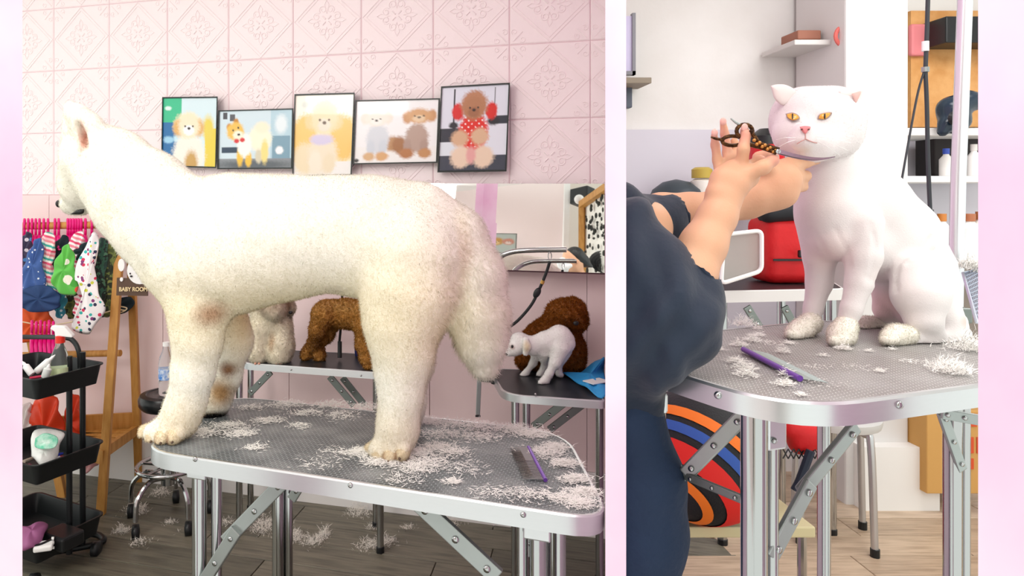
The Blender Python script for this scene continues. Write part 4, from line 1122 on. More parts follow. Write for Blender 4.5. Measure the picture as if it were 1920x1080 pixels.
GARM = [
 ('dark printed dog shirt at the far left of the rack', g_print, 3.12, ((42, 446), (52, 436), (58, 452), (57, 485), (50, 505), (38, 505), (34, 470))),
 ('blue denim dog vest with small white stars', g_blue, 3.02, ((64, 454), (73, 449), (77, 462), (78, 500), (80, 540), (62, 545), (43, 546), (46, 505), (56, 475))),
 ('rounded plain navy dog coat below the star vest', g_navy, 2.99, ((43, 550), (58, 540), (78, 536), (97, 543), (106, 558), (104, 574), (88, 583), (62, 583), (45, 574))),
 ('pink, white and teal striped dog shirt beside the star vest', g_stripe, 3.05, ((80, 446), (91, 438), (102, 452), (99, 480), (97, 510), (105, 540), (100, 546), (88, 535), (80, 500), (76, 465))),
 ('dark teal dog shirt between the striped and the green one', g_dark, 3.10, ((104, 456), (120, 443), (125, 468), (116, 500), (108, 546), (97, 532), (94, 490))),
 ('bright green dog shirt with a flower print', g_green, 2.97, ((118, 468), (126, 460), (134, 474), (138, 505), (141, 546), (126, 551), (108, 541), (102, 520), (108, 490))),
 ('pink and white striped dog shirt behind the green one', g_stripe2, 3.07, ((134, 446), (150, 436), (156, 452), (148, 480), (151, 520), (142, 528), (136, 500), (132, 470))),
 ('black dog shirt hanging behind the butterfly outfit', g_dark, 3.06, ((143, 468), (160, 455), (172, 452), (168, 480), (158, 490), (147, 486))),
 ('long white dog outfit with coloured butterflies', g_fly, 2.96, ((163, 458), (176, 440), (180, 462), (175, 500), (180, 545), (191, 572), (180, 600), (165, 622), (142, 611), (156, 578), (152, 530), (143, 522), (152, 490))),
 ('dark green camouflage dog vest', g_camo, 3.02, ((174, 462), (190, 448), (200, 462), (196, 510), (194, 562), (183, 560), (175, 525))),
 ('olive camouflage dog vest nearest the sign', g_camo2, 3.04, ((200, 464), (214, 458), (222, 482), (219, 530), (206, 586), (196, 584), (193, 540), (195, 500))),
 ('teal dotted dog shirt below the green one', g_teal, 3.06, ((109, 546), (122, 550), (121, 575), (116, 596), (107, 590), (105, 568))),
 ('khaki dog shirt hanging under the green one', g_camo2, 3.1, ((122, 552), (140, 550), (144, 575), (140, 594), (127, 592))),
 ('red and white striped dog sock shirt under the black one', g_stripe2, 3.04, ((143, 556), (155, 552), (156, 575), (152, 590), (141, 591))),
 ('burnt orange dog coat below the navy coat', g_orange, 3.08, ((40, 575), (60, 580), (84, 584), (92, 606), (80, 632), (55, 640), (38, 632))),
 ('dark olive dog trousers hanging low beside the sign post', g_dark, 3.13, ((176, 560), (206, 580), (222, 560), (242, 560), (236, 582), (206, 592), (170, 594))),
]
for lb, m, z, poly in GARM:
    gx = sum(q[0] for q in poly) / len(poly); gy = sum(q[1] for q in poly) / len(poly)
    o = pillow('dog_garment', [P(gx + (x - gx) * 1.25, gy + (y - gy) * 1.06, z) for x, y in poly], .022, m, None, folds=.007, nf=7, ny=Vector((-.35, -.93, 0)), seed=len(lb))
    tag(o, lb, 'dog clothes', 'dog clothes on the rack')
for lb, m, z, poly in (('orange red satin dress hanging behind the trolley, left one', g_red, 3.0, ((60, 752), (90, 742), (112, 760), (118, 810), (122, 850), (90, 862), (56, 858), (52, 810))),
                       ('orange red satin dress hanging behind the trolley posts, right one', g_red, 3.04, ((130, 740), (143, 742), (150, 780), (153, 815), (138, 822), (124, 815))),
                       ('white lace dress at the left edge behind the trolley', mat('white_lace', 'eee6e2', .8, var=.15, vscale=40), 2.98, ((40, 765), (52, 756), (58, 780), (60, 830), (48, 868), (36, 862)))):
    o = pillow('dog_garment', [P(x, y, z) for x, y in poly], .04, m, None, folds=.016, nf=6, ny=Vector((-.35, -.93, 0)), seed=2)
    tag(o, lb, 'dog clothes', 'dog dresses on the lower rod')
o = pillow('folded_plastic_bag', [P(155, 872, 3.05), P(178, 850, 3.12), P(190, 852, 3.12), P(184, 872, 3.05), P(160, 884, 3.0)], .03, mat('pink_film', 'e2a6a8', .3, var=.2, vscale=20), None, folds=.01, ny=Vector((0, -.3, 1)))
tag(o, 'crumpled pink plastic bag on the rack shelf', 'bag')

# ================================================================ BLACK TROLLEY
Nn, Rr = Vector((-1.2184, 2.35, 0)), Vector((-1.084, 2.6, 0)); dv = (Rr - Nn); lv = Vector((-dv.y, dv.x, 0)).normalized() * .4
Ll, Bb = Nn + lv, Rr + lv
ctr = (Nn + Rr + Ll + Bb) / 4
tr = thing('trolley', (ctr.x, ctr.y, 0), 'black three tier metal trolley full of grooming supplies', 'trolley')
def tray(z, h):
    o = round_outline([Vector(q[:2]) for q in (Nn, Rr, Bb, Ll)], .035, 6); n = len(o)
    prof = [(.02, z), (.004, z + h - .004), (-.004, z + h - .004), (-.004, z + h), (.004, z + h), (.0065, z + h - .004), (.0225, z + .006)]
    V = []; Fc = []
    for d, zz_ in prof: V += [Vector((p.x, p.y, zz_)) for p in inset(o, d)]
    for a in range(len(prof) - 1):
        for k in range(n):
            k2 = (k + 1) % n; Fc.append([a * n + k, a * n + k2, (a + 1) * n + k2, (a + 1) * n + k])
    Fc.append(list(range(n))); Fc.append([6 * n + k for k in range(n)])
    q = obj('tray', V, Fc, M_blackm, tr)
    bm = bmesh.new(); bm.from_mesh(q.data); bmesh.ops.recalc_face_normals(bm, faces=bm.faces); bm.to_mesh(q.data); bm.free()
    return smoothable(q, 40)
for z in (.645, .352, .082): tray(z, .075)
mid = Rr.lerp(Bb, .5)
def post(p): smoothable(MB().tube([p, p + Vector((0, 0, .72))], .011, 10).build('post', M_blackm, tr))
pr = Rr + (Nn - Rr) * .3; 
for p in (P(130, 0, 2.53), P(155, 0, 2.6), Ll.lerp(Bb, .5) - lv * .06):
    post(Vector((p.x, p.y, .04)))
hb = [P(150, 690, 2.66), P(148, 660, 2.66), P(138, 640, 2.68), P(120, 633, 2.7), P(60, 632, 2.82), P(-30, 634, 2.9), P(-60, 670, 2.9)]
smoothable(MB().tube(catmull(hb, 5), .0095, 10).build('handle', M_blackm, tr))
fr_ = [PH(100, 1035, .03), PH(188, 1018, .03), PH(186, 1004, .03), PH(160, 1000, .03)]
smoothable(MB().tube(catmull(fr_, 5), .012, 10).build('base_rail', M_blackm, tr))
for p in (Nn, Rr, Ll, Bb):
    q = p.lerp(ctr, .12); MB().lathe((q.x, q.y - .01, .028), [(.005, -.014), (.028, -.012), (.028, .012), (.005, .014)], 16, (1, 0, 0)).build('caster', M_black, tr, True)
# things on the top tray
zt1 = .654
sb = thing('spray_bottle', P(116, 700, 2.5), 'clear spray bottle with red collar and white trigger on the trolley', 'spray bottle')
bx, by = P(112, 700, 2.52).x, 2.52
sb.location = (bx, by, zt1)
smoothable(MB().lathe((bx, by, zt1), [(.028, 0), (.031, .006), (.031, .085), (.026, .12), (.014, .15), (.013, .165)], 20).build('bottle', M_clear, sb))
smoothable(MB().lathe((bx, by, zt1 + .004), [(.026, 0), (.027, .03), (.026, .05)], 16).build('liquid', mat('pale_liquid', 'e6efe4', .1, trans=.6), sb))
MB().lathe((bx, by, zt1 + .02), [(.0316, 0), (.0316, .05)], 20).build('label_band', mat('green_label', 'd8e8b8', .6), sb)
smoothable(MB().lathe((bx + .002, by, zt1 + .158), [(.017, 0), (.017, .024), (.012, .027)], 16).build('collar', M_red, sb))
hd = Vector((bx, by, zt1 + .182))
MB().prism([hd + Vector(q) for q in ((-.012, -.012, 0), (.016, -.012, 0), (.05, -.012, -.004), (.05, -.012, .004), (.022, -.012, .036), (-.024, -.012, .04), (-.03, -.012, .028), (-.014, -.012, .018))], (0, .024, 0)).build('trigger_head', M_whitep, sb, bev=.003)
def small_bottle(px, py, z, ang, L, r, col, label, capc=M_whitep):
    p = P(px, py, z); d = Vector((math.cos(ang), .15, math.sin(ang))).normalized()
    t = thing('bottle', p, label, 'bottle', 'small bottles on the trolley')
    smoothable(MB().lathe(p, [(r * .9, 0), (r, .004), (r, L * .62), (r * .4, L * .75)], 14, d).build('bottle', mat('bottle_' + col, col, .35), t))
    smoothable(MB().lathe(p + d * L * .74, [(r * .5, 0), (r * .45, L * .1), (r * .12, L * .26)], 12, d).build('nozzle', capc, t)); return t
small_bottle(68, 697, 2.47, .75, .085, .012, 'eef0ee', 'white nozzle bottle lying tilted beside the spray bottle')
small_bottle(60, 702, 2.44, 2.3, .06, .012, 'f3f3f3', 'short white bottle leaning left on the trolley top')
small_bottle(84, 708, 2.46, 1.3, .05, .014, 'e6ebe8', 'pale squat bottle standing on the trolley top')
small_bottle(96, 700, 2.56, 1.57, .07, .013, 'f0e9e9', 'upright white bottle behind the spray bottle')
for px, py, z, col, lb in ((70, 712, 2.43, 'd83a5c', 'red pen lying on the trolley top'), (108, 704, 2.5, 'c8485a', 'dull red stick by the spray bottle foot')):
    o = MB().tube([P(px - 14, py - 3, z), P(px + 20, py - 8, z + .05)], .005, 8).build('pen', mat('pen_' + col, col, .4)); tag(o, lb, 'pen')
# middle tray
zt2 = .361
pk = thing('cotton_packet', P(86, 868, 2.45), 'clear packet of white cotton with green label in the middle tray', 'packet')
pillow('bag', [P(58, 855, 2.43), P(66, 806, 2.47), P(118, 812, 2.5), P(112, 835, 2.48), P(102, 866, 2.44), P(80, 872, 2.42)], .06, mat('packet_film', 'eef0ec', .25, var=.1, vscale=30, bump=.4, bscale=40), pk, folds=.006)
pillow('label', [P(66, 822, 2.415), P(84, 812, 2.43), P(108, 820, 2.44), P(104, 838, 2.42), P(84, 842, 2.405), P(66, 838, 2.41)], .006, mat('green_print_patch', '5fc4a0', .4, col2='d8f0e4', vscale=40), pk)
for k, (a, b, col, lb) in enumerate((((75, 862), (118, 850), '2038b0', 'blue pen in the middle tray'), ((84, 866), (120, 856), 'e8eaf2', 'white pen with red tip in the middle tray'), ((44, 876), (58, 872), 'e0307a', 'pink marker at the left of the middle tray'), ((44, 866), (66, 858), 'b8a898', 'beige brush in the middle tray'))):
    t = thing('pen', P(*a, 2.4), lb, 'pen')
    pa, pb = P(*a, 2.42), P(*b, 2.5)
    MB().tube([pa, pa.lerp(pb, .75)], .007, 8).build('barrel', mat('barrel_' + col, col, .35), t); MB().tube([pa.lerp(pb, .75), pb], [.007, .003], 8).build('tip', mat('tip_' + str(k), 'd03048' if k == 1 else col, .35), t)
# bottom tray
o = pillow('purple_cloth', [P(36, 990, 2.4), P(62, 984, 2.44), P(88, 980, 2.48), P(84, 1000, 2.42), P(66, 1024, 2.36), P(40, 1030, 2.34)], .05, mat('plum_cloth', 'a5608f', .6, var=.3, vscale=14), None, folds=.007, nf=4, ny=Vector((0, -.6, .8)))
tag(o, 'crumpled plum coloured cloth in the bottom tray', 'cloth')
t = thing('clipper_case', P(118, 1010, 2.44), 'black box with white marks in the bottom tray', 'box')
MB().box(P(118, 1008, 2.46), (.12, .09, .05), -.5).build('case', M_black, t, bev=.008)
for k in range(3): MB().box(P(99 + k * .3, 1009 + k * 9, 2.395), (.008, .003, .008)).build('mark', M_whitep, t)
o = MB().box(P(82, 1024, 2.38), (.06, .05, .02), .3).build('tissue_pack', M_whitep, None, bev=.006); tag(o, 'small white pack at the front of the bottom tray', 'packet')

# ================================================================ STOOL AND WATER BOTTLE
sx, sy_ = P(316, 0, 2.86).x, 2.86; hs_ = .535
st = thing('stool', (sx, sy_, 0), 'round black seated stool with chrome ring base on casters', 'stool')
smoothable(MB().lathe((sx, sy_, hs_), [(.06, -.062), (.105, -.06), (.118, -.045), (.12, -.02), (.112, -.004), (.09, .0), (.085, -.004), (.06, -.003), (.055, -.006), (.001, -.006)], 32).build('seat', mat('black_vinyl', '16181a', .3), st))
smoothable(MB().lathe((sx, sy_, .16), [(.03, 0), (.03, .12), (.022, .125), (.022, .32)], 20).build('column', M_chrome, st))
smoothable(MB().tube([(sx + .125 * math.cos(a * .209), sy_ + .125 * math.sin(a * .209), .235) for a in range(30)], .009, 10, closed=True).build('foot_ring', M_chrome, st))
for k in range(5):
    a = k * 1.2566 + .45; c_, s_ = math.cos(a), math.sin(a)
    smoothable(MB().tube(catmull([(sx + .02 * c_, sy_ + .02 * s_, .19), (sx + .1 * c_, sy_ + .1 * s_, .2), (sx + .16 * c_, sy_ + .16 * s_, .15), (sx + .17 * c_, sy_ + .17 * s_, .07)], 5), .010, 8).build('leg', M_chrome, st))
    MB().lathe((sx + .17 * c_ - .012, sy_ + .17 * s_, .03), [(.006, -.004), (.029, 0), (.029, .024), (.006, .028)], 16, (1, .3, 0)).build('caster', M_black, st, True)
    MB().tube([(sx + .02 * c_, sy_ + .02 * s_, .235), (sx + .125 * c_, sy_ + .125 * s_, .235)], .006, 8).build('spoke', M_chrome, st)
wb = thing('water_bottle', (P(312, 0, 2.84).x, 2.84, hs_ - .003), 'clear water bottle with blue label standing on the black stool', 'bottle')
wx, wy = wb.location.x, wb.location.y
smoothable(MB().lathe((wx, wy, hs_ - .003), [(.026, 0), (.031, .006), (.031, .06), (.029, .064), (.031, .07), (.031, .13), (.027, .155), (.014, .185), (.013, .2)], 20).build('bottle', M_clear, wb))
MB().lathe((wx, wy, hs_ + .062), [(.0318, 0), (.0318, .045)], 20).build('label_band', mat('blue_label', '3f86d8', .4, col2='e6f0fa', vscale=60), wb)
MB().lathe((wx, wy, hs_ + .196), [(.0145, 0), (.0145, .016)], 14).build('cap', M_whitep, wb)

# ---- loose fur on the floor
S = []
for px, py, rx, n, hg in ((255, 962, .05, 260, .03), (228, 1002, .035, 160, .02), (300, 930, .05, 160, .02), (320, 985, .03, 60, .01), (495, 996, .06, 300, .04), (545, 1015, .06, 320, .03), (590, 1022, .05, 160, .02), (608, 1008, .025, 120, .03),
                          (672, 968, .05, 200, .04), (700, 994, .03, 80, .01), (720, 1022, .05, 200, .02), (260, 1022, .05, 90, .01), (765, 995, .03, 60, .01), (840, 985, .06, 140, .02), (690, 1030, .05, 120, .02), (420, 985, .05, 80, .012), (335, 1000, .06, 40, .005)):
    S.append((PH(px, py, 0), (rx, rx * .8), int(n * 2.4), .02, hg * .8))
clippings('floor_fur', S, mat('cream_loose_fur', 'f6f0e6', .95), 'tufts of cream and white fur lying on the dark salon floor', 'fur', seed=9, wd_=.0005)
# ================================================================ CAT ROOM
def surf(V, px, py, rad=4):
    u = CX + V[:, 0] / V[:, 1] * F; v = CY - (V[:, 2] - CH) / V[:, 1] * F
    m = (u - px) ** 2 + (v - py) ** 2 < rad * rad
    return V[m][:, 1].min() if m.any() else None
H3 = 1.10
tA, tD, tE, tB1, tB2 = PH(1490, 768, H3), Vector((1.042, .986, H3)), Vector((.873, 1.375, H3)), PH(1205, 631, H3), PH(1205, 681, H3)
t3 = thing('grooming_table', (.72, 1.08, 0), 'grooming table with pierced grey mat and silver rim under the white cat', 'table')
mat3 = mesh_mat('slotted_rubber_mat', '807c7a', 'c4c2c0', .009, .0055)
out3 = table_top(t3, (tA, tD, tE, tB1, tB2), (.11, .08, .08, .03, .03), H3, .028, mat3, M_alu)
dirR = (tD - tA).normalized(); nR = Vector((dirR.y, -dirR.x, 0))
dirL = (tB2 - tA).normalized(); nL = Vector((-dirL.y, dirL.x, 0))
for (px, py), n in (((1686, 759), nR), ((1346, 741), nL)):
    c = Vector((0, 0, CH)); d = P(px, py, 1) - c; k = (tA - c).dot(n) / d.dot(n); screw(t3, c + d * k, n if n.y < 0 else -n, .005)
for px, z, r in ((1414, .86, .0155), (1446, .875, .0085), (1786, 1.2, .014), (1808, 1.22, .009), (1232, 1.06, .013), (1545, 1.36, .012)):
    tube_leg(t3, (px - CX) / F * z, z, H3 - .027, r)
MB().box(P(1455, 812, .868), (.03, .006, .042), .3).build('hinge_plate', M_alu, t3, bev=.005)
screw(t3, P(1451, 826, .862), Vector((-.3, -.95, 0)).normalized(), .004)
MB().box(P(1230, 753, 1.0), (.032, .008, .03), -.6).build('hinge_plate', M_alu, t3, bev=.005)
MB().lathe(P(1230, 754, .99), [(.008, 0), (.008, .006), (.003, .009)], 6, (-.4, -.9, 0)).build('knob', M_black, t3)
brace(t3, P(1605, 798, .93), P(1500, 925, .9), .02, .008); brace(t3, P(1520, 905, .895), P(1445, 1045, .87), .022, .008)
brace(t3, P(1398, 775, .93), P(1285, 890, .98), .02, .008); brace(t3, P(1285, 880, .985), P(1210, 960, 1.02), .02, .008)
brace(t3, P(1285, 892, .98), P(1396, 938, .9), .012, .006, M_galvd)
brace(t3, P(1765, 772, 1.18), P(1804, 882, 1.19), .018, .007); brace(t3, P(1765, 775, 1.17), P(1850, 790, 1.15), .018, .007)

# post and lead
t = thing('restraint_stand', P(1793, 585, 1.36), 'tall chrome post rising behind the white cat', 'grooming arm')
smoothable(MB().tube([P(1791, 592, 1.36), P(1797, 330, 1.36), P(1808, 40, 1.36), P(1812, -60, 1.36)], .0125, 14).build('post', mat('bright_steel_post', 'e4e8ec', .28, .85), t))
MB().box(P(1790, 590, 1.35), (.04, .04, .03)).build('clamp', M_galvd, t, bev=.004)
t = thing('cat_lead', P(1738, 410, 1.42), 'dark grey looped lead hanging beside the chrome post', 'lead')
m_lead = mat('grey_lead', '3b3f44', .6)
MB().tube([P(1741, -40, 1.42), P(1738, 60, 1.42), P(1735, 135, 1.42)], .004, 8).build('upper_strap', m_lead, t)
MB().tube(catmull([P(1734, 130, 1.42), P(1722, 170, 1.42), P(1710, 230, 1.42), P(1690, 342, 1.42)], 4), .0022, 6).build('loop_cord', m_lead, t)
MB().tube(catmull([P(1735, 130, 1.42), P(1738, 200, 1.42), P(1740, 300, 1.42), P(1744, 395, 1.42)], 4), .0042, 6).build('loop_cord', m_lead, t)
MB().lathe(P(1735, 96, 1.42), [(.0065, 0), (.0065, .02)], 12).build('white_keeper', M_whitep, t); MB().lathe(P(1735, 135, 1.42), [(.007, 0), (.007, .01)], 12).build('ring', M_galv, t)

# ---------------------------------------------------------------- white cat
cat_ = thing('cat', PH(1610, 640, H3), 'white shaved cat with amber eyes sitting on the grooming table', 'cat')
B = Body(.013)
def K(l, k=None): B.chain(l, k)
# head
K([(1512, 232, 1.19, 62), (1550, 232, 1.19, 62)], .015)
K([(1505, 214, 1.19, 50), (1560, 212, 1.19, 50)], .015)
K([(1492, 252, 1.165, 40), (1515, 268, 1.15, 34)], .012); K([(1568, 255, 1.175, 42), (1530, 270, 1.15, 34)], .012)
K([(1509, 250, 1.125, 20), (1510, 262, 1.122, 18)], .01); K([(1497, 264, 1.128, 17), (1508, 266, 1.126, 15)], .008); K([(1527, 264, 1.13, 18), (1514, 266, 1.126, 15)], .008)
K([(1512, 282, 1.14, 18)], .01)
# folded ears
# neck, chest, trunk
K([(1548, 290, 1.225, 50), (1552, 335, 1.22, 52), (1556, 390, 1.21, 56), (1566, 440, 1.205, 50)], .014)
K([(1572, 330, 1.24, 52), (1622, 385, 1.25, 70), (1668, 445, 1.26, 76), (1708, 510, 1.26, 66), (1735, 575, 1.25, 52)], .022)
K([(1600, 445, 1.22, 46), (1650, 480, 1.24, 48)], .014)
# front legs
K([(1526, 410, 1.22, 32), (1537, 480, 1.23, 28), (1536, 530, 1.235, 22), (1525, 578, 1.23, 16), (1520, 604, 1.225, 15)], .007)
K([(1612, 420, 1.18, 40), (1618, 480, 1.17, 31), (1611, 530, 1.165, 23), (1596, 580, 1.16, 18), (1587, 606, 1.16, 16)], .007)
# haunch and hind feet
K([(1722, 515, 1.18, 46), (1726, 555, 1.16, 46), (1732, 598, 1.15, 30), (1748, 622, 1.15, 20)], .009)
K([(1760, 560, 1.2, 34), (1778, 600, 1.18, 24), (1790, 630, 1.165, 16), (1740, 638, 1.15, 13), (1700, 634, 1.145, 14)], .01)
K([(1672, 540, 1.28, 34), (1666, 580, 1.29, 24), (1668, 604, 1.3, 16), (1650, 613, 1.3, 11)], .009)
K([(1800, 600, 1.24, 12), (1804, 628, 1.2, 13), (1780, 642, 1.165, 9)], .01)
V, Q = B.mesh(.0042)
V[:, 2] = np.maximum(V[:, 2], H3 + .001)
# shaved skin creases
def crease(V, pts, w, dep):
    Nn = vnormals(V, Q); u = CX + V[:, 0] / V[:, 1] * F; v = CY - (V[:, 2] - CH) / V[:, 1] * F
    near = Nn[:, 1] < .1; D_ = np.full(len(V), 1e9)
    for (a, b), (c, d) in zip(pts, pts[1:]):
        L = (c - a) ** 2 + (d - b) ** 2; t_ = np.clip(((u - a) * (c - a) + (v - b) * (d - b)) / L, 0, 1)
        D_ = np.minimum(D_, np.hypot(u - a - t_ * (c - a), v - b - t_ * (d - b)))
    return V - Nn * (dep * np.exp(-(D_ / w) ** 2) * near)[:, None]
for pts in (((1745, 445), (1735, 465), (1700, 478), (1685, 492), (1678, 520), (1680, 545)), ((1535, 450), (1550, 478), (1566, 488)), ((1566, 430), (1588, 470), (1594, 500)),
            ((1632, 420), (1640, 460), (1636, 500), (1628, 530)), ((1640, 440), (1644, 470)), ((1625, 520), (1650, 533), (1676, 528)), ((1748, 470), (1700, 492))):
    V = crease(V, pts, 5, .004 if pts[0][0] > 1700 else .0014)
C = spots(V, 'e8e2e1', [(P(1600, 175, 1.21), (.012, .04, .018), 'e3b9b2', .8), (P(1462, 178, 1.19), (.01, .04, .014), 'f3d5cf', .6), (P(1660, 580, 1.25), (.04, .09, .05), 'f0cfc6', .7), (P(1548, 470, 1.2), (.03, .08, .05), 'f2d9d4', .6),
                        (P(1790, 600, 1.18), (.014, .04, .016), 'd6a184', .6), (P(1510, 280, 1.12), (.012, .03, .008), 'e2dcd2', .5), (P(1640, 520, 1.17), (.03, .06, .05), 'f1dcd8', .4), (P(1515, 310, 1.17), (.03, .05, .012), 'f0d2d0', .6)])
obj('body', V, Q, mat('shaved_cat_skin', 'ffffff', .75, attr='col', bump=.15, bscale=500, sheen=.3), cat_, True, cols=C)
headc = np.array(P(1531, 235, 1.19)[:])
fur('head_fur', V, Q, C, 26000, .004, .0003, M_fur, cat_, comb=(0, 0, -.6), lay=1.2, cvar=(.98, 1.02), region=lambda p: (np.linalg.norm(p - headc, axis=1) < .085) * 1.0)
# untrimmed fluffy paws
for nm, pts in (('paw', [(1520, 606, 1.218, 20), (1504, 618, 1.2, 19), (1490, 624, 1.19, 17)]), ('paw', [(1586, 612, 1.155, 20), (1578, 628, 1.14, 22), (1572, 636, 1.13, 18)]),
                ('paw', [(1700, 628, 1.145, 19), (1680, 630, 1.14, 20), (1668, 634, 1.13, 16)]), ('paw', [(1645, 610, 1.3, 17), (1622, 612, 1.29, 17), (1612, 614, 1.285, 14)])):
    b_ = Body(.008); b_.chain(pts)
    x, y, z, r = pts[-1]
    for q in (-.7, 0, .7): b_.chain([(x + q * 14, y + 2 + (1 - abs(q)) * 3, z - .012, r * .5)], .004)
    Vp, Qp = b_.mesh(.0032); Vp[:, 2] = np.maximum(Vp[:, 2], H3 + .001)
    Cp = spots(Vp, 'fbf7ec', [])
    pw = obj('paw', Vp, Qp, M_skin_fur, cat_, True, cols=Cp)
    fur('paw_fur', Vp, Qp, Cp, 5000, .006, .00045, M_fur, pw, comb=(-.4, -.4, -.6), lay=.7, curl=.1)
for pts, z in (([(1445, 161), (1458, 158), (1476, 160), (1492, 172), (1482, 192), (1466, 197), (1453, 186), (1448, 172)], 1.17), ([(1572, 172), (1590, 167), (1606, 168), (1617, 167), (1615, 180), (1607, 198), (1596, 203), (1580, 196)], 1.152)):
    pillow('ear', [P(x, y, z) for x, y in pts], .012, mat('cat_ear', 'eadfdb', .8, var=.06, vscale=60), cat_, ny=Vector((.45, 1, .2)), n=4)
pillow('inner_ear', [P(x, y, 1.142) for x, y in ((1597, 176), (1614, 171), (1611, 182), (1604, 193))], .006, mat('inner_ear_pink', 'dcb4ac', .8), cat_, ny=Vector((.45, 1, .2)), n=4)
# face
def face_part(name, pts, z_off, th, m, seg=5):
    zs = [surf(V, x, y, 6) for x, y in pts]; zs = [z for z in zs if z]; z = sum(zs) / len(zs)
    w = [P(x, y, (surf(V, x, y, 5) or z) - z_off) for x, y in pts]
    return pillow(name, w, th, m, cat_, n=seg, ny=Vector((.45, 1, 0)))
m_am = mat('amber_iris', 'eeb040', .08, col2='d99222', vscale=120, coat=.5); m_lid = mat('eyelid_line', 'a08a80', .6); m_pk = mat('pink_nose', 'e58a8c', .5)
face_part('eyelid', [(1473, 213), (1486, 211), (1497, 216), (1499, 224), (1486, 227), (1476, 221)], .0012, .003, m_lid)
face_part('iris', [(1475, 214), (1486, 212.5), (1496, 217), (1497, 222), (1486, 225), (1477, 220)], .003, .004, m_am)
face_part('eyelid', [(1533, 224), (1536, 215), (1548, 211), (1560, 211), (1555, 220), (1545, 225)], .0012, .003, m_lid)
face_part('iris', [(1535, 222), (1538, 215), (1548, 212), (1557, 212), (1553, 219), (1545, 223.5)], .003, .004, m_am)
for px in (1486, 1546.5): face_part('pupil', [(px - 1.2, 213), (px + 1.2, 213), (px + 1.5, 218), (px + 1, 223), (px - 1, 223), (px - 1.5, 218)], .005, .002, M_nose, 3)
face_part('nose', [(1499, 238), (1509, 236), (1520, 238), (1515, 246), (1510, 251), (1504, 246)], .001, .006, m_pk)
for px in (1503, 1516): face_part('nostril', [(px - 2, 242), (px + 2, 241), (px + 2, 243.5), (px - 1, 244.5)], .004, .001, mat('nostril', '6e3b3a', .7), 3)
for pts in (((1510, 250), (1510, 260), (1502, 265), (1494, 270)), ((1510, 260), (1518, 264), (1526, 267), (1532, 268))):
    MB().tube(catmull([P(x, y, (surf(V, x, y, 5) or 1.12) - .0006) for x, y in pts], 5), .0008, 5).build('mouth_line', mat('lip', 'c99a94', .6), cat_)
for (a, b), (c, d) in (((1530, 256), (1595, 268)), ((1530, 260), (1590, 282)), ((1530, 264), (1575, 292)), ((1532, 252), (1600, 255)), ((1492, 258), (1455, 262)), ((1492, 262), (1460, 276))):
    z = (surf(V, a, b, 5) or 1.12); MB().tube(catmull([P(a, b, z), P((a + c) / 2, (b + d) / 2 - 2, z - .012), P(c, d, z + .0)], 4), .0005, 4).build('whisker', M_whitep, cat_)

# ---------------------------------------------------------------- groomer: arms, dark tunic, trousers
gr = thing('person', (.44, 1.02, 0), 'groomer in dark navy clothes holding ornate scissors at the cat\'s chin', 'person')
def clampw(V): V[:, 0] = np.maximum(V[:, 0], (1155 - CX) / F * V[:, 1]); return V
B = Body(.01)
# near forearm and hand
K([(1290, 520, .965, 44), (1318, 460, .975, 40), (1345, 405, .985, 33), (1362, 372, .99, 26)], .012)
K([(1362, 372, .99, 25), (1375, 340, .995, 25), (1390, 318, 1.0, 19)], .01); K([(1348, 362, .99, 24), (1356, 335, .995, 20), (1372, 316, 1.0, 16)], .01)
K([(1380, 345, .99, 24), (1400, 330, 1.0, 20), (1412, 318, 1.005, 14)], .01)
K([(1390, 312, .995, 12), (1394, 280, .985, 10.5), (1398, 252, .99, 9), (1396, 243, .998, 7.5)], .004)          # finger in the upper ring
K([(1352, 330, 1.01, 11), (1345, 300, 1.02, 8.5), (1341, 272, 1.02, 7.5), (1339, 252, 1.015, 6)], .004)
K([(1366, 322, 1.01, 11), (1364, 286, 1.03, 8.5), (1359, 252, 1.035, 7.5), (1356, 230, 1.035, 6)], .004)
K([(1378, 318, 1.0, 11), (1381, 285, 1.035, 8.5), (1377, 264, 1.04, 7)], .004)
K([(1402, 326, .985, 15), (1430, 314, .975, 13), (1448, 301, .98, 10), (1454, 294, .985, 7)], .006)            # thumb
K([(1408, 312, 1.0, 11), (1424, 302, 1.0, 10), (1434, 306, .99, 8)], .006)
# far forearm and hand under the chin
K([(1240, 402, 1.12, 36), (1290, 396, 1.12, 33), (1350, 388, 1.125, 31), (1400, 376, 1.13, 33)], .012)
K([(1400, 372, 1.13, 36), (1445, 352, 1.13, 40), (1462, 340, 1.13, 38)], .012); K([(1420, 368, 1.12, 30), (1470, 366, 1.12, 22)], .01)
K([(1450, 322, 1.135, 22), (1480, 312, 1.14, 16), (1510, 302, 1.15, 12), (1530, 300, 1.16, 9)], .007)
K([(1460, 338, 1.13, 20), (1490, 332, 1.145, 14), (1510, 330, 1.17, 11)], .007); K([(1462, 352, 1.13, 19), (1488, 350, 1.15, 13), (1505, 350, 1.17, 10)], .007)
K([(1440, 318, 1.11, 15), (1424, 296, 1.1, 11), (1440, 288, 1.09, 9)], .006)
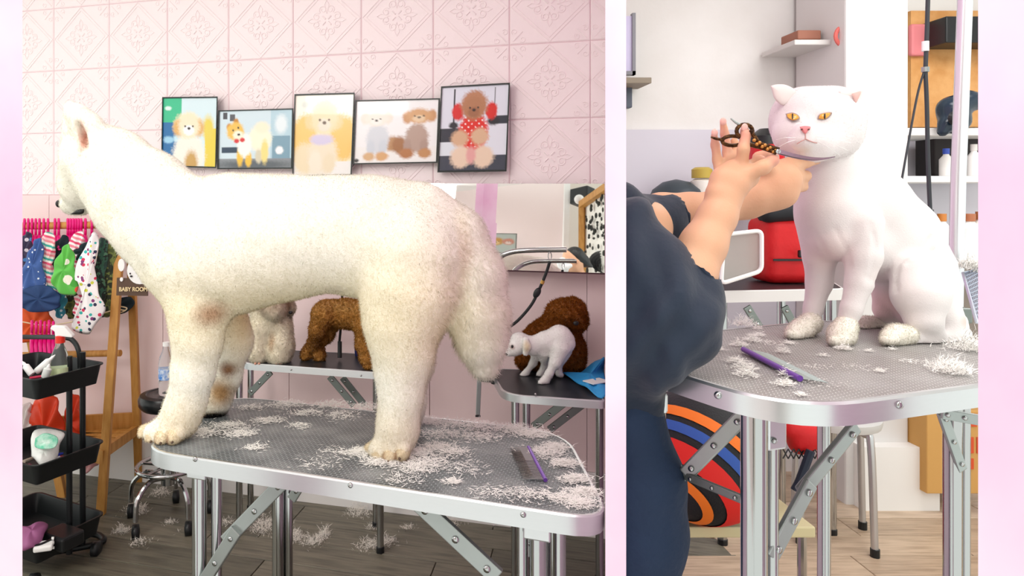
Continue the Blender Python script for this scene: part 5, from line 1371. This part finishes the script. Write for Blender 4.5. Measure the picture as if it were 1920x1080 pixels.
# inside the tunic both arms meet the trunk
K([(1290, 520, .965, 44), (1230, 560, .98, 50), (1200, 480, 1.04, 60)], .02); K([(1240, 402, 1.12, 36), (1200, 430, 1.08, 50), (1200, 560, 1.06, 60)], .02)
Vb, Qb = B.mesh(.003); Vb = clampw(Vb)
Cb = spots(Vb, 'dfae8b', [(P(1396, 250, .985), (.02, .04, .02), 'e0978a', .6), (P(1350, 260, 1.02), (.03, .05, .03), 'e29f94', .6), (P(1452, 298, .98), (.02, .04, .02), 'e0978a', .6), (P(1470, 345, 1.1), (.06, .08, .05), 'dba27f', .5), (P(1440, 300, 1.08), (.03, .03, .02), 'e09a8d', .5)])
obj('arms', Vb, Qb, mat('skin', 'ffffff', .5, attr='col', bump=.05, bscale=300, sss=.12), gr, True, cols=Cb)
m_nail = mat('nail', 'f0b9ae', .25)
for px, py, z in ((1396, 239, .988), (1340, 249, 1.008), (1356, 228, 1.022)): MB().ell(P(px, py, z), (.005, .0025, .006)).build('fingernail', m_nail, gr, True)
m_navy = mat('navy_workwear', '15253a', .72, var=.25, vscale=16, bump=.35, bscale=22, sheen=.15)
B = Body(.03)
K([(1165, 430, 1.0, 66), (1205, 520, .975, 82), (1255, 590, .95, 84), (1280, 620, .945, 68)], .03)
K([(1290, 590, .95, 58), (1296, 545, .955, 52), (1302, 520, .96, 45)], .012)
K([(1180, 620, .96, 84), (1230, 650, .95, 66), (1190, 690, .97, 50)], .03)
K([(1160, 470, 1.06, 90), (1165, 600, 1.04, 95), (1170, 740, 1.03, 70)], .04)
B.ell(P(1308, 503, .962), (.03, .03, .018), Matrix.Rotation(.45, 3, 'Y'), .006, sub=True)
Vn, Qn = B.mesh(.0065); Vn = clampw(Vn)
u = CX + Vn[:, 0] / Vn[:, 1] * F; v = CY - (Vn[:, 2] - CH) / Vn[:, 1] * F
Vn = Vn + vnormals(Vn, Qn) * ((np.sin((u * .75 + v * .35) * .085 + 1.5 * np.sin(v * .02)) * .0045 + np.sin((u - v * .6) * .06 + 2 * np.sin(u * .03)) * .002 + wob(Vn, 60, 3) * .0015))[:, None]; Vn = clampw(Vn)
obj('tunic', Vn, Qn, m_navy, gr, True)
B = Body(.02); K([(1180, 400, 1.12, 44), (1215, 420, 1.115, 52), (1245, 415, 1.115, 48), (1262, 405, 1.118, 40)], .015)
B.ell(P(1280, 402, 1.118), (.028, .03, .03), None, .006, sub=True); K([(1160, 380, 1.08, 40), (1190, 430, 1.08, 54)], .02)
Vf, Qf = B.mesh(.006); Vf = clampw(Vf + vnormals(Vf, Qf) * (wob(Vf, 70, 8) * .003)[:, None])
obj('sleeve', Vf, Qf, m_navy, gr, True)
B = Body(.03); K([(1165, 770, 1.03, 74), (1195, 900, 1.02, 72), (1205, 1000, 1.02, 66), (1195, 1300, 1.02, 55), (1190, 2060, 1.02, 45)], .03)
Vt, Qt = B.mesh(.011); Vt = clampw(Vt + vnormals(Vt, Qt) * (wob(Vt, 26, 5) * .006)[:, None])
Vt[:, 2] = np.maximum(Vt[:, 2], 0); obj('trousers', Vt, Qt, mat('denim_navy', '1f3350', .8, var=.3, vscale=12, bump=.3, bscale=60), gr, True)

# ornate scissors
sc = thing('scissors', P(1420, 268, .985), 'bronze handled curved scissors with silver blades held under the cat chin', 'scissors')
m_br = mat('antique_bronze', '6b4a2a', .35, .8, col2='2a1a12', vscale=160, bump=.8, bscale=220)
def ring(cx, cy, rx, ry, z, r): return [P(cx + rx * math.cos(a * .393), cy + ry * math.sin(a * .393), z) for a in range(16)]
h1 = MB(); h1.tube(ring(1396, 246, 15, 13, .99, 0), .0028, 8, closed=True)
smoothable(h1.build('finger_ring', m_br, sc)); h2 = MB(); h2.tube(ring(1374, 264, 20, 9, 1.0, 0), .0028, 8, closed=True); smoothable(h2.build('finger_ring', m_br, sc))
smoothable(MB().tube(catmull([P(1407, 244, .985), P(1416, 258, .982), P(1424, 268, .98), P(1440, 274, .978), P(1460, 280, .976)], 5), [.003] * 21, 8).build('handle', m_br, sc))
smoothable(MB().tube(catmull([P(1392, 266, .995), P(1410, 272, .985), P(1430, 277, .98), P(1456, 286, .976)], 5), .0034, 8).build('handle', m_br, sc))
for k in range(9):
    x = 1414 + k * 5; MB().ell(P(x, 264 + k * 2.3 + (4 if k % 2 else -1), .976), (.0026, .0026, .0026), None, 8, 6).build('ornament', mat('gold_bead', 'c58a4a', .3, .8), sc, True)
MB().tube([P(1354, 262, 1.0), P(1342, 260, 1.0), P(1333, 257, 1.0)], [.0025, .002, .0012], 6).build('finger_rest', m_br, sc)
MB().tube([P(1390, 235, .99), P(1380, 230, .99), P(1370, 222, .99)], [.002, .0018, .001], 6).build('finger_rest', M_galv, sc)
for dy, zz_, wd in ((0, .974, .0036), (3, .977, .0028)):
    cl = catmull([P(1456, 283 + dy, zz_), P(1490, 292 + dy, zz_), P(1520, 297 + dy, zz_), P(1545, 297.5 + dy * .3, zz_), P(1566, 294 + dy * .2, zz_)], 5)
    n = len(cl); vv = []; ff = []
    for i, p in enumerate(cl):
        w = wd * (1 - .8 * i / n)
        vv += [p + Vector((0, 0, w)), p - Vector((0, 0, w * .7)), p + Vector((0, .0012, 0))]
    for i in range(n - 1):
        a = i * 3; ff += [[a, a + 1, a + 4, a + 3], [a + 1, a + 2, a + 5, a + 4], [a + 2, a, a + 3, a + 5]]
    obj('blade', vv, ff, M_chrome, sc)
MB().lathe(P(1458, 284, .973), [(.0035, 0), (.0035, .002), (.001, .003)], 12, (0, -1, 0)).build('pivot_screw', M_chrome, sc)

# comb and fur on the cat's table
ca, cb = PH(1394, 661, H3), PH(1500, 717, H3)
comb_obj(ca, cb, PH(1440, 665, H3) - ca, 30, 'steel comb with purple spine lying on the cat table', M_purple)
S = []
for px, py, rx, n, hg, ln in ((1395, 612, .022, 260, .014, .012), (1410, 640, .014, 160, .008, .01), (1385, 648, .012, 120, .006, .01), (1420, 630, .01, 90, .006, .008), (1420, 618, .008, 60, .005, .008), (1380, 680, .014, 130, .006, .01), (1395, 694, .016, 160, .008, .01), (1400, 705, .014, 100, .006, .01),
                              (1468, 662, .01, 90, .008, .008), (1475, 705, .01, 90, .008, .008), (1472, 724, .012, 120, .008, .009), (1503, 743, .006, 60, .004, .006), (1345, 657, .008, 60, .004, .01), (1780, 695, .022, 320, .014, .016), (1790, 702, .02, 200, .01, .016), (1815, 655, .03, 380, .016, .016), (1830, 660, .02, 200, .012, .016),
                              (1582, 656, .012, 140, .006, .008), (1480, 645, .01, 80, .004, .007), (1545, 668, .006, 40, .003, .006), (1650, 698, .006, 50, .004, .006), (1630, 660, .006, 40, .003, .006), (1673, 656, .006, 40, .003, .006), (1530, 690, .02, 40, .002, .005), (1600, 690, .03, 40, .002, .005), (1710, 680, .02, 40, .002, .006), (1440, 645, .03, 50, .002, .006), (1540, 720, .03, 40, .002, .005)):
    S.append((PH(px, py, H3), (rx, rx * .8), int(n * 1.6), ln * .8, hg * .7))
clippings('fur_clippings', S, M_fluff, 'little white fur tufts dotted around the comb and cat', 'fur', seed=21, wd_=.00028)

# wire mesh cone with fur on top, right edge of the table
t = thing('wire_mesh_scoop', PH(1838, 610, H3), 'shiny wire mesh scoop with white fur on top at the table edge', 'scoop')
m_w = mat('blue_silver_wire', 'c6ccda', .25, .9)
wa, wb_, wc, wd_ = P(1806, 512, 1.3), P(1850, 500, 1.3), P(1870, 612, 1.22), P(1832, 606, 1.22)
for k in range(15):
    q = k / 14
    MB().tube([wa.lerp(wb_, q), wd_.lerp(wc, min(1, q + .15))], .0011, 4).build('wire', m_w, t); MB().tube([wa.lerp(wd_, q), wb_.lerp(wc, max(0, q - .12))], .0011, 4).build('wire', m_w, t)
smoothable(MB().tube([wa, wb_, wc, wd_], .003, 8, closed=True).build('frame', m_w, t))
clippings('fur_wad', [(P(1815, 505, 1.3), (.02, .014), 500, .014, .012), (P(1840, 512, 1.3), (.02, .014), 300, .014, .012)], M_fluff, None, None, t, seed=31)

# ---------------------------------------------------------------- background of the cat room
def box_px(mb, x0, y0, x1, y1, z, dep):
    a, b = P(x0, y1, z), P(x1, y0, z); return mb.box(((a.x + b.x) / 2, z + dep / 2, (a.z + b.z) / 2), (abs(b.x - a.x), dep, abs(b.z - a.z)))
def simple(name, x0, y0, x1, y1, z, dep, m, label, cat, bev=.006):
    o = box_px(MB(), x0, y0, x1, y1, z, dep).build(name, m, None, bev=bev); return tag(o, label, cat)
a, b = P(1586, 0, 3.0), P(1704, 0, 3.0)
struct(MB().box(((a.x + b.x) / 2, 3.19, 1.325), (b.x - a.x, .38, 2.65)).build('wall_column', mat('column_paint', 'e0dedd', .5, var=.03), None, bev=.01))
a, b = P(1640, 0, 2.94), P(1740, 0, 2.94)
struct(MB().box(((a.x + b.x) / 2, 3.0, .14), (b.x - a.x + .1, .12, .28)).build('trim_2', M_white))
# back table with red bag and acrylic stand
H4 = .985
t = thing('grooming_table', P(1470, 0, 2.9).xy.to_3d(), 'dark topped white edged table in the far background behind the cat', 'table')
q = [PH(1330, 546, H4), PH(1584, 541, H4), PH(1560, 526, H4), PH(1345, 513, H4)]
table_top(t, q, .04, H4, .045, mat('plum_black_top', '2b2428', .4), mat('white_edge', 'dcdad8', .45))
for px, z in ((1355, 2.66), (1465, 2.8), (1560, 2.74), (1548, 2.92)): tube_leg(t, (px - CX) / F * z, z, H4 - .04, .016)
for a, b in (((1400, 575, 2.65), (1440, 640, 2.65)), ((1470, 575, 2.7), (1505, 640, 2.7))): brace(t, P(*a), P(*b), .03, .01, M_galvd)
t = thing('bag', PH(1470, 520, H4), 'red fabric bag with black top on the far table behind the cat', 'bag')
c_ = P(1470, 460, 2.9); zb = H4 + .001
o = MB().box((c_.x, 2.92, (zb + c_.z + .12) / 2), (.215, .2, c_.z + .12 - zb)).build('body', mat('red_fabric', 'd3121a', .6, var=.15, vscale=20, bump=.2, bscale=40), t, bev=.045); o.modifiers[0].segments = 5; o.data.polygons.foreach_set('use_smooth', [True] * 6)
MB().bar((c_.x - .09, 2.815, zb + .1), (c_.x + .09, 2.815, zb + .1), .006, .008).build('zip', M_black, t)
B = Body(.03); K([(1440, 400, 2.84, 18), (1505, 395, 2.84, 18)]); K([(1440, 400, 2.96, 18), (1505, 395, 2.96, 18)]); K([(1440, 400, 2.9, 20), (1505, 395, 2.9, 20)])
Vr, Qr = B.mesh(.012); obj('top_flap', Vr, Qr, mat('black_fabric', '191a20', .7), t, True)
MB().box(P(1504, 476, 2.78), (.03, .02, .03)).build('buckle', M_black, t, bev=.005)
t = thing('acrylic_stand', PH(1385, 538, H4), 'clear acrylic stand with white frame beside the red bag', 'stand')
m_ac = mat('frosted_acrylic', 'cfcbc4', .3, trans=.5, alpha=.8)
oq = round_outline([Vector(q) for q in ((1352, 532), (1428, 508), (1428, 432), (1358, 440))], 12, 5)
MB().prism([P(p.x, p.y, 2.62) for p in oq], (0, .012, 0)).build('panel', m_ac, t)
smoothable(MB().tube([P(p.x, p.y, 2.615) for p in oq], .008, 8, closed=True).build('frame', M_whitep, t))
MB().prism([P(1342, 450, 2.68), P(1354, 442, 2.64), P(1350, 534, 2.64), P(1346, 534, 2.68)], (.0, .02, 0)).build('back_edge', M_black, t)
# dark bowl, yellow box, red pot on a shelf behind the hands
simple('wall_shelf', 1210, 384, 1450, 392, 3.1, .26, M_white, 'white shelf on the far wall behind the hands', 'shelf')
t = thing('bowl', P(1268, 384, 3.2), 'upturned dark bowl with pale label on the white shelf', 'bowl')
smoothable(MB().lathe(P(1268, 384, 3.22), [(.125, 0), (.125, .02), (.105, .07), (.06, .105), (.005, .118)], 24).build('shell', mat('dark_slate', '39434b', .45), t))
MB().prism([P(1248, 378, 3.09), P(1298, 378, 3.09), P(1294, 362, 3.1), P(1252, 362, 3.1)], (0, .01, 0)).build('label', mat('grey_label', 'b5babd', .6), t)
t = thing('jar', P(1318, 384, 3.22), 'small yellow and white jar beside the dark bowl', 'jar')
smoothable(MB().lathe(P(1316, 384, 3.2), [(.05, 0), (.055, .02), (.05, .11), (.03, .12)], 18).build('glass', mat('jar_white', 'ece8e0', .4), t)); smoothable(MB().lathe(P(1316, 334, 3.2), [(.045, 0), (.045, .04), (.03, .05)], 18).build('lid', mat('mustard', 'bfa648', .5), t))
t = thing('round_tin', P(1435, 290, 3.2), 'red round tin with black lid behind the scissors', 'tin')
smoothable(MB().lathe(P(1437, 384, 3.2), [(.06, 0), (.065, .06), (.075, .2), (.075, .28)], 20).build('body', mat('red_gloss', 'd31a24', .35), t)); smoothable(MB().lathe(P(1437, 272, 3.2), [(.078, 0), (.075, .04), (.03, .075)], 20).build('lid', M_black, t))
# upper left: tinted panel, wooden shelf, dark folder
t = thing('window_panel', P(1176, 135, 3.3), 'lavender glass panel with grey frame at the top left of the cat room', 'panel')
box_px(MB(), 1150, 30, 1186, 134, 3.33, .02).build('pane', mat('lavender_glass', 'd3cdee', .2), t); box_px(MB(), 1186, 24, 1192, 140, 3.32, .03).build('frame_side', mat('grey_frame', '8b8b93', .4), t); box_px(MB(), 1150, 133, 1192, 140, 3.32, .03).build('frame_side', mat('grey_frame', '8b8b93', .4), t)
simple('wooden_shelf', 1150, 145, 1222, 156, 3.2, .18, mat('grey_wood', '9b8f7e', .6, var=.2, vscale=12), 'short grey brown wooden shelf under the lavender panel', 'shelf', .003)
simple('folder', 1150, 160, 1186, 202, 3.33, .05, mat('slate_blue', '59606e', .5), 'slate blue box hanging under the wooden shelf', 'box')
# top middle shelf with ring bowl
simple('wall_shelf', 1490, 74, 1606, 84, 3.1, .28, mat('pale_shelf', 'd5d3d0', .5), 'pale shelf high on the wall above the cat head', 'shelf', .004)
t = thing('pet_bowl', P(1586, 84, 3.08), 'round bowl with red rim hanging at the end of the high shelf', 'bowl')
c = P(1586, 68, 3.05)
smoothable(MB().tube([c + Vector((.045 * math.cos(k * .262), 0, .045 * math.sin(k * .262))) for k in range(24)], .009, 8, closed=True).build('rim', mat('coral_red', 'd86a62', .5), t)); MB().lathe(c, [(.042, 0), (.03, .03), (.002, .035)], 20, (0, 1, 0)).build('dish', mat('grey_blue', 'a9bccb', .4), t, True)
simple('wicker_box', 1496, 56, 1540, 74, 3.15, .14, mat('brown_box', 'a86f5a', .6, var=.2), 'small reddish brown box on the high shelf', 'box')
# right side: cork board, shelves, dryer, bottles
t = thing('cork_board', P(1770, 240, 3.2), 'orange tan cork board beside the white column', 'board')
box_px(MB(), 1708, 20, 1900, 238, 3.3, .03).build('cork', mat('cork', 'd8a267', .8, col2='c98f52', vscale=14, bump=.2), t)
simple('rosette', 1709, 44, 1744, 104, 3.27, .03, mat('pink_red_paper', 'dc7f84', .6), 'blurred pink red paper hanging at the left of the cork board', 'paper', .012)
simple('black_case', 1774, 30, 1900, 80, 3.155, .15, M_black, 'black case on top of the cork board', 'case')
simple('counter_shelf', 1700, 240, 1900, 254, 3.02, .3, M_white, 'white shelf board below the cork board', 'shelf', .003)
t = thing('hair_dryer', P(1790, 240, 2.95), 'dark blue black dryer with round back on the white shelf', 'dryer')
B = Body(.03); K([(1790, 225, 2.98, 26), (1785, 205, 2.98, 22), (1812, 190, 2.98, 18), (1850, 190, 2.98, 14)]); K([(1774, 235, 2.96, 14), (1768, 246, 2.96, 10)])
Vr, Qr = B.mesh(.011); obj('housing', Vr, Qr, mat('midnight_gloss', '20303f', .2), t, True); MB().lathe(P(1850, 190, 2.98), [(.03, 0), (.036, .05)], 16, (1, 0, 0)).build('nozzle', M_black, t)
MB().lathe(P(1790, 222, 2.91), [(.03, 0), (.02, .012), (.001, .014)], 16, (0, -1, 0)).build('filter_cap', M_black, t)
simple('shaded_gap_block', 1752, 256, 1900, 330, 3.2, .12, mat('dark_recess', '2b2526', .7), 'dark block standing for the shaded gap under the white shelf', 'box')  # solid block whose dark colour stands in for the gap's shade
def bottle_bg(px, y0, y1, z, r, col, capc, lb):
    h = (y1 - y0) / F * z; p = P(px, y1, z); t = thing('bottle', p, lb, 'bottle', 'blurred bottles on the right shelves')
    smoothable(MB().lathe(p, [(r, 0), (r, h * .6), (r * .45, h * .75), (r * .4, h * .8)], 16).build('bottle', mat('bg_' + col, col, .4), t)); smoothable(MB().lathe(p + Vector((0, 0, h * .79)), [(r * .5, 0), (r * .5, h * .2)], 14).build('cap', mat('bgcap_' + capc, capc, .4), t))
simple('counter_shelf', 1700, 330, 1900, 342, 3.02, .3, M_white, 'white shelf board under the dark gap block', 'shelf', .003)
bottle_bg(1774, 278, 330, 3.08, .026, 'eceae6', '3a56b8', 'white bottle with blue cap before the dark gap block'); bottle_bg(1826, 270, 330, 3.08, .026, 'f1efec', 'e9e6e2', 'white bottle with white cap before the dark gap block')
simple('counter', 1690, 470, 1900, 492, 2.9, .4, M_white, 'white counter top behind the chrome post', 'counter', .004)
for k, (px, y0, col, cp, lb) in enumerate(((1742, 392, 'c0aa6a', '46494e', 'amber bottle with dark cap on the white counter'), (1766, 400, 'f2f0ec', 'c87f3a', 'white bottle with orange cap on the white counter'), (1818, 400, 'f5f5f2', 'b06f4c', 'wide white bottle with brown cap at the right counter end'), (1838, 396, 'eeeae4', 'a8683c', 'white bottle with tan cap at the frame edge'))):
    bottle_bg(px, y0, 470, 2.98, .034 + .01 * (k == 2), col, cp, lb)
simple('base_cabinet', 1690, 492, 1900, 640, 3.0, .3, mat('taupe_front', '8e857c', .6, var=.1), 'grey taupe cabinet front under the white counter', 'cabinet')
# cardboard box, stool leg, striped pet bag
t = thing('cardboard_box', PH(1790, 925, .27), 'tan cardboard box with red print behind the right table leg', 'box')
bb = box_px(MB(), 1738, 770, 1880, 926, 2.9, .35).build('carton', mat('cardboard', 'd5a45f', .8, var=.1, vscale=8), t, bev=.004)
for x0, y0, x1, y1 in ((1806, 776, 1832, 800), (1806, 820, 1826, 850), (1806, 860, 1826, 880), (1832, 820, 1850, 850)): box_px(MB(), x0, y0, x1, y1, 2.896, .003).build('print', mat('red_ink', 'd8562f', .7), t)
for x in (1760, 1860):
    pass
t = thing('stool', PH(1606, 1003, 0), 'grey metal stool with round tube legs behind the cat table', 'stool')
sz = 2.62
smoothable(MB().lathe(PH(1560, 790, .46) * 1, [(.16, 0), (.165, .015), (.165, .03), (.15, .04)], 28).build('seat', mat('grey_seat', 'c9c8c6', .5), t))
sp = PH(1560, 790, .46)
for k in range(4):
    a = k * math.pi / 2 + .35; c_, s_ = math.cos(a), math.sin(a)
    smoothable(MB().tube(catmull([sp + Vector((.05 * c_, .05 * s_, -.005)), sp + Vector((.13 * c_, .13 * s_, -.01)), sp + Vector((.155 * c_, .155 * s_, -.05)), Vector((sp.x + .17 * c_, sp.y + .17 * s_, .01))], 6), .0125, 10).build('leg', mat('silver_tube', 'c3c4c6', .3, .8), t))
    MB().lathe((sp.x + .17 * c_, sp.y + .17 * s_, 0), [(.016, 0), (.016, .04)], 12).build('rubber_foot', M_black, t)
# pet carrier with stripes on a low stand
t = thing('pet_carrier', P(1340, 870, 1.9), 'black domed pet carrier with red, orange and blue stripes under the table', 'carrier')
cen = P(1318, 850, 1.95); R0 = .185
ax_ = Vector((-.66, -.5, -.52)).normalized()
def band(a0, a1, k, m, nm):
    pr = [(R0 * k * math.sin(math.radians(a0 + (a1 - a0) * i / 8)), R0 * k * math.cos(math.radians(a0 + (a1 - a0) * i / 8))) for i in range(9)]
    o = MB().lathe(cen, pr, 36, ax_); o.f = o.f[:-2]; return o.build(nm, m, t, True)
m_ny = mat('black_nylon', '15161a', .6, bump=.2, bscale=200)
MB().ell(cen, R0, None, 32, 20).build('shell', m_ny, t, True)
for a0, a1, col in ((24, 32, 'f07a1e'), (42, 58, 'e0221c'), (64, 72, '2e56a8'), (77, 86, 'f0781e')): band(a0, a1, 1.015, mat('stripe_' + col, col, .6), 'stripe')
t = thing('carrier', P(1470, 800, 2.0), 'small red and black mesh bag hanging under the cat table', 'bag')
B = Body(.02); K([(1480, 800, 2.05, 22), (1520, 815, 2.05, 24), (1500, 830, 2.05, 22)]); Vr, Qr = B.mesh(.009)
obj('pouch', Vr, Qr, mat('red_fabric', 'd3121a', .6), t, True)
for k in range(7): MB().tube([P(1468 + k * 10, 842, 2.02), P(1478 + k * 10, 860, 2.02)], .002, 5).build('mesh_wire', M_black, t); MB().tube([P(1478 + k * 10, 842, 2.02), P(1468 + k * 10, 860, 2.02)], .002, 5).build('mesh_wire', M_black, t)
smoothable(MB().tube(catmull([P(1520, 845, 2.0), P(1500, 900, 2.0), P(1490, 920, 2.0)], 4), .012, 8).build('strap', mat('navy_strap', '232a3a', .7), t)); smoothable(MB().tube(catmull([P(1362, 860, 2.0), P(1372, 920, 2.0), P(1368, 1000, 2.0)], 4), .014, 8).build('strap', mat('navy_strap', '232a3a', .7), t))
t = thing('low_bench', (P(1345, 0, 2.05).x, 2.05, 0), 'low pale wooden bench carrying the striped carrier', 'bench')
hb_ = cen.z - R0 + .006
MB().box((P(1345, 0, 2.05).x, 2.05, hb_ - .02), (.4, .3, .03)).build('seat', mat('pale_bench', 'cfc49a', .6), t, bev=.004)
for i in (-1, 1):
    for j in (-1, 1): MB().tube([(P(1345, 0, 2.05).x + i * .18, 2.05 + j * .12, 0), (P(1345, 0, 2.05).x + i * .18, 2.05 + j * .12, hb_ - .03)], .012, 10).build('leg', M_chrome, t)
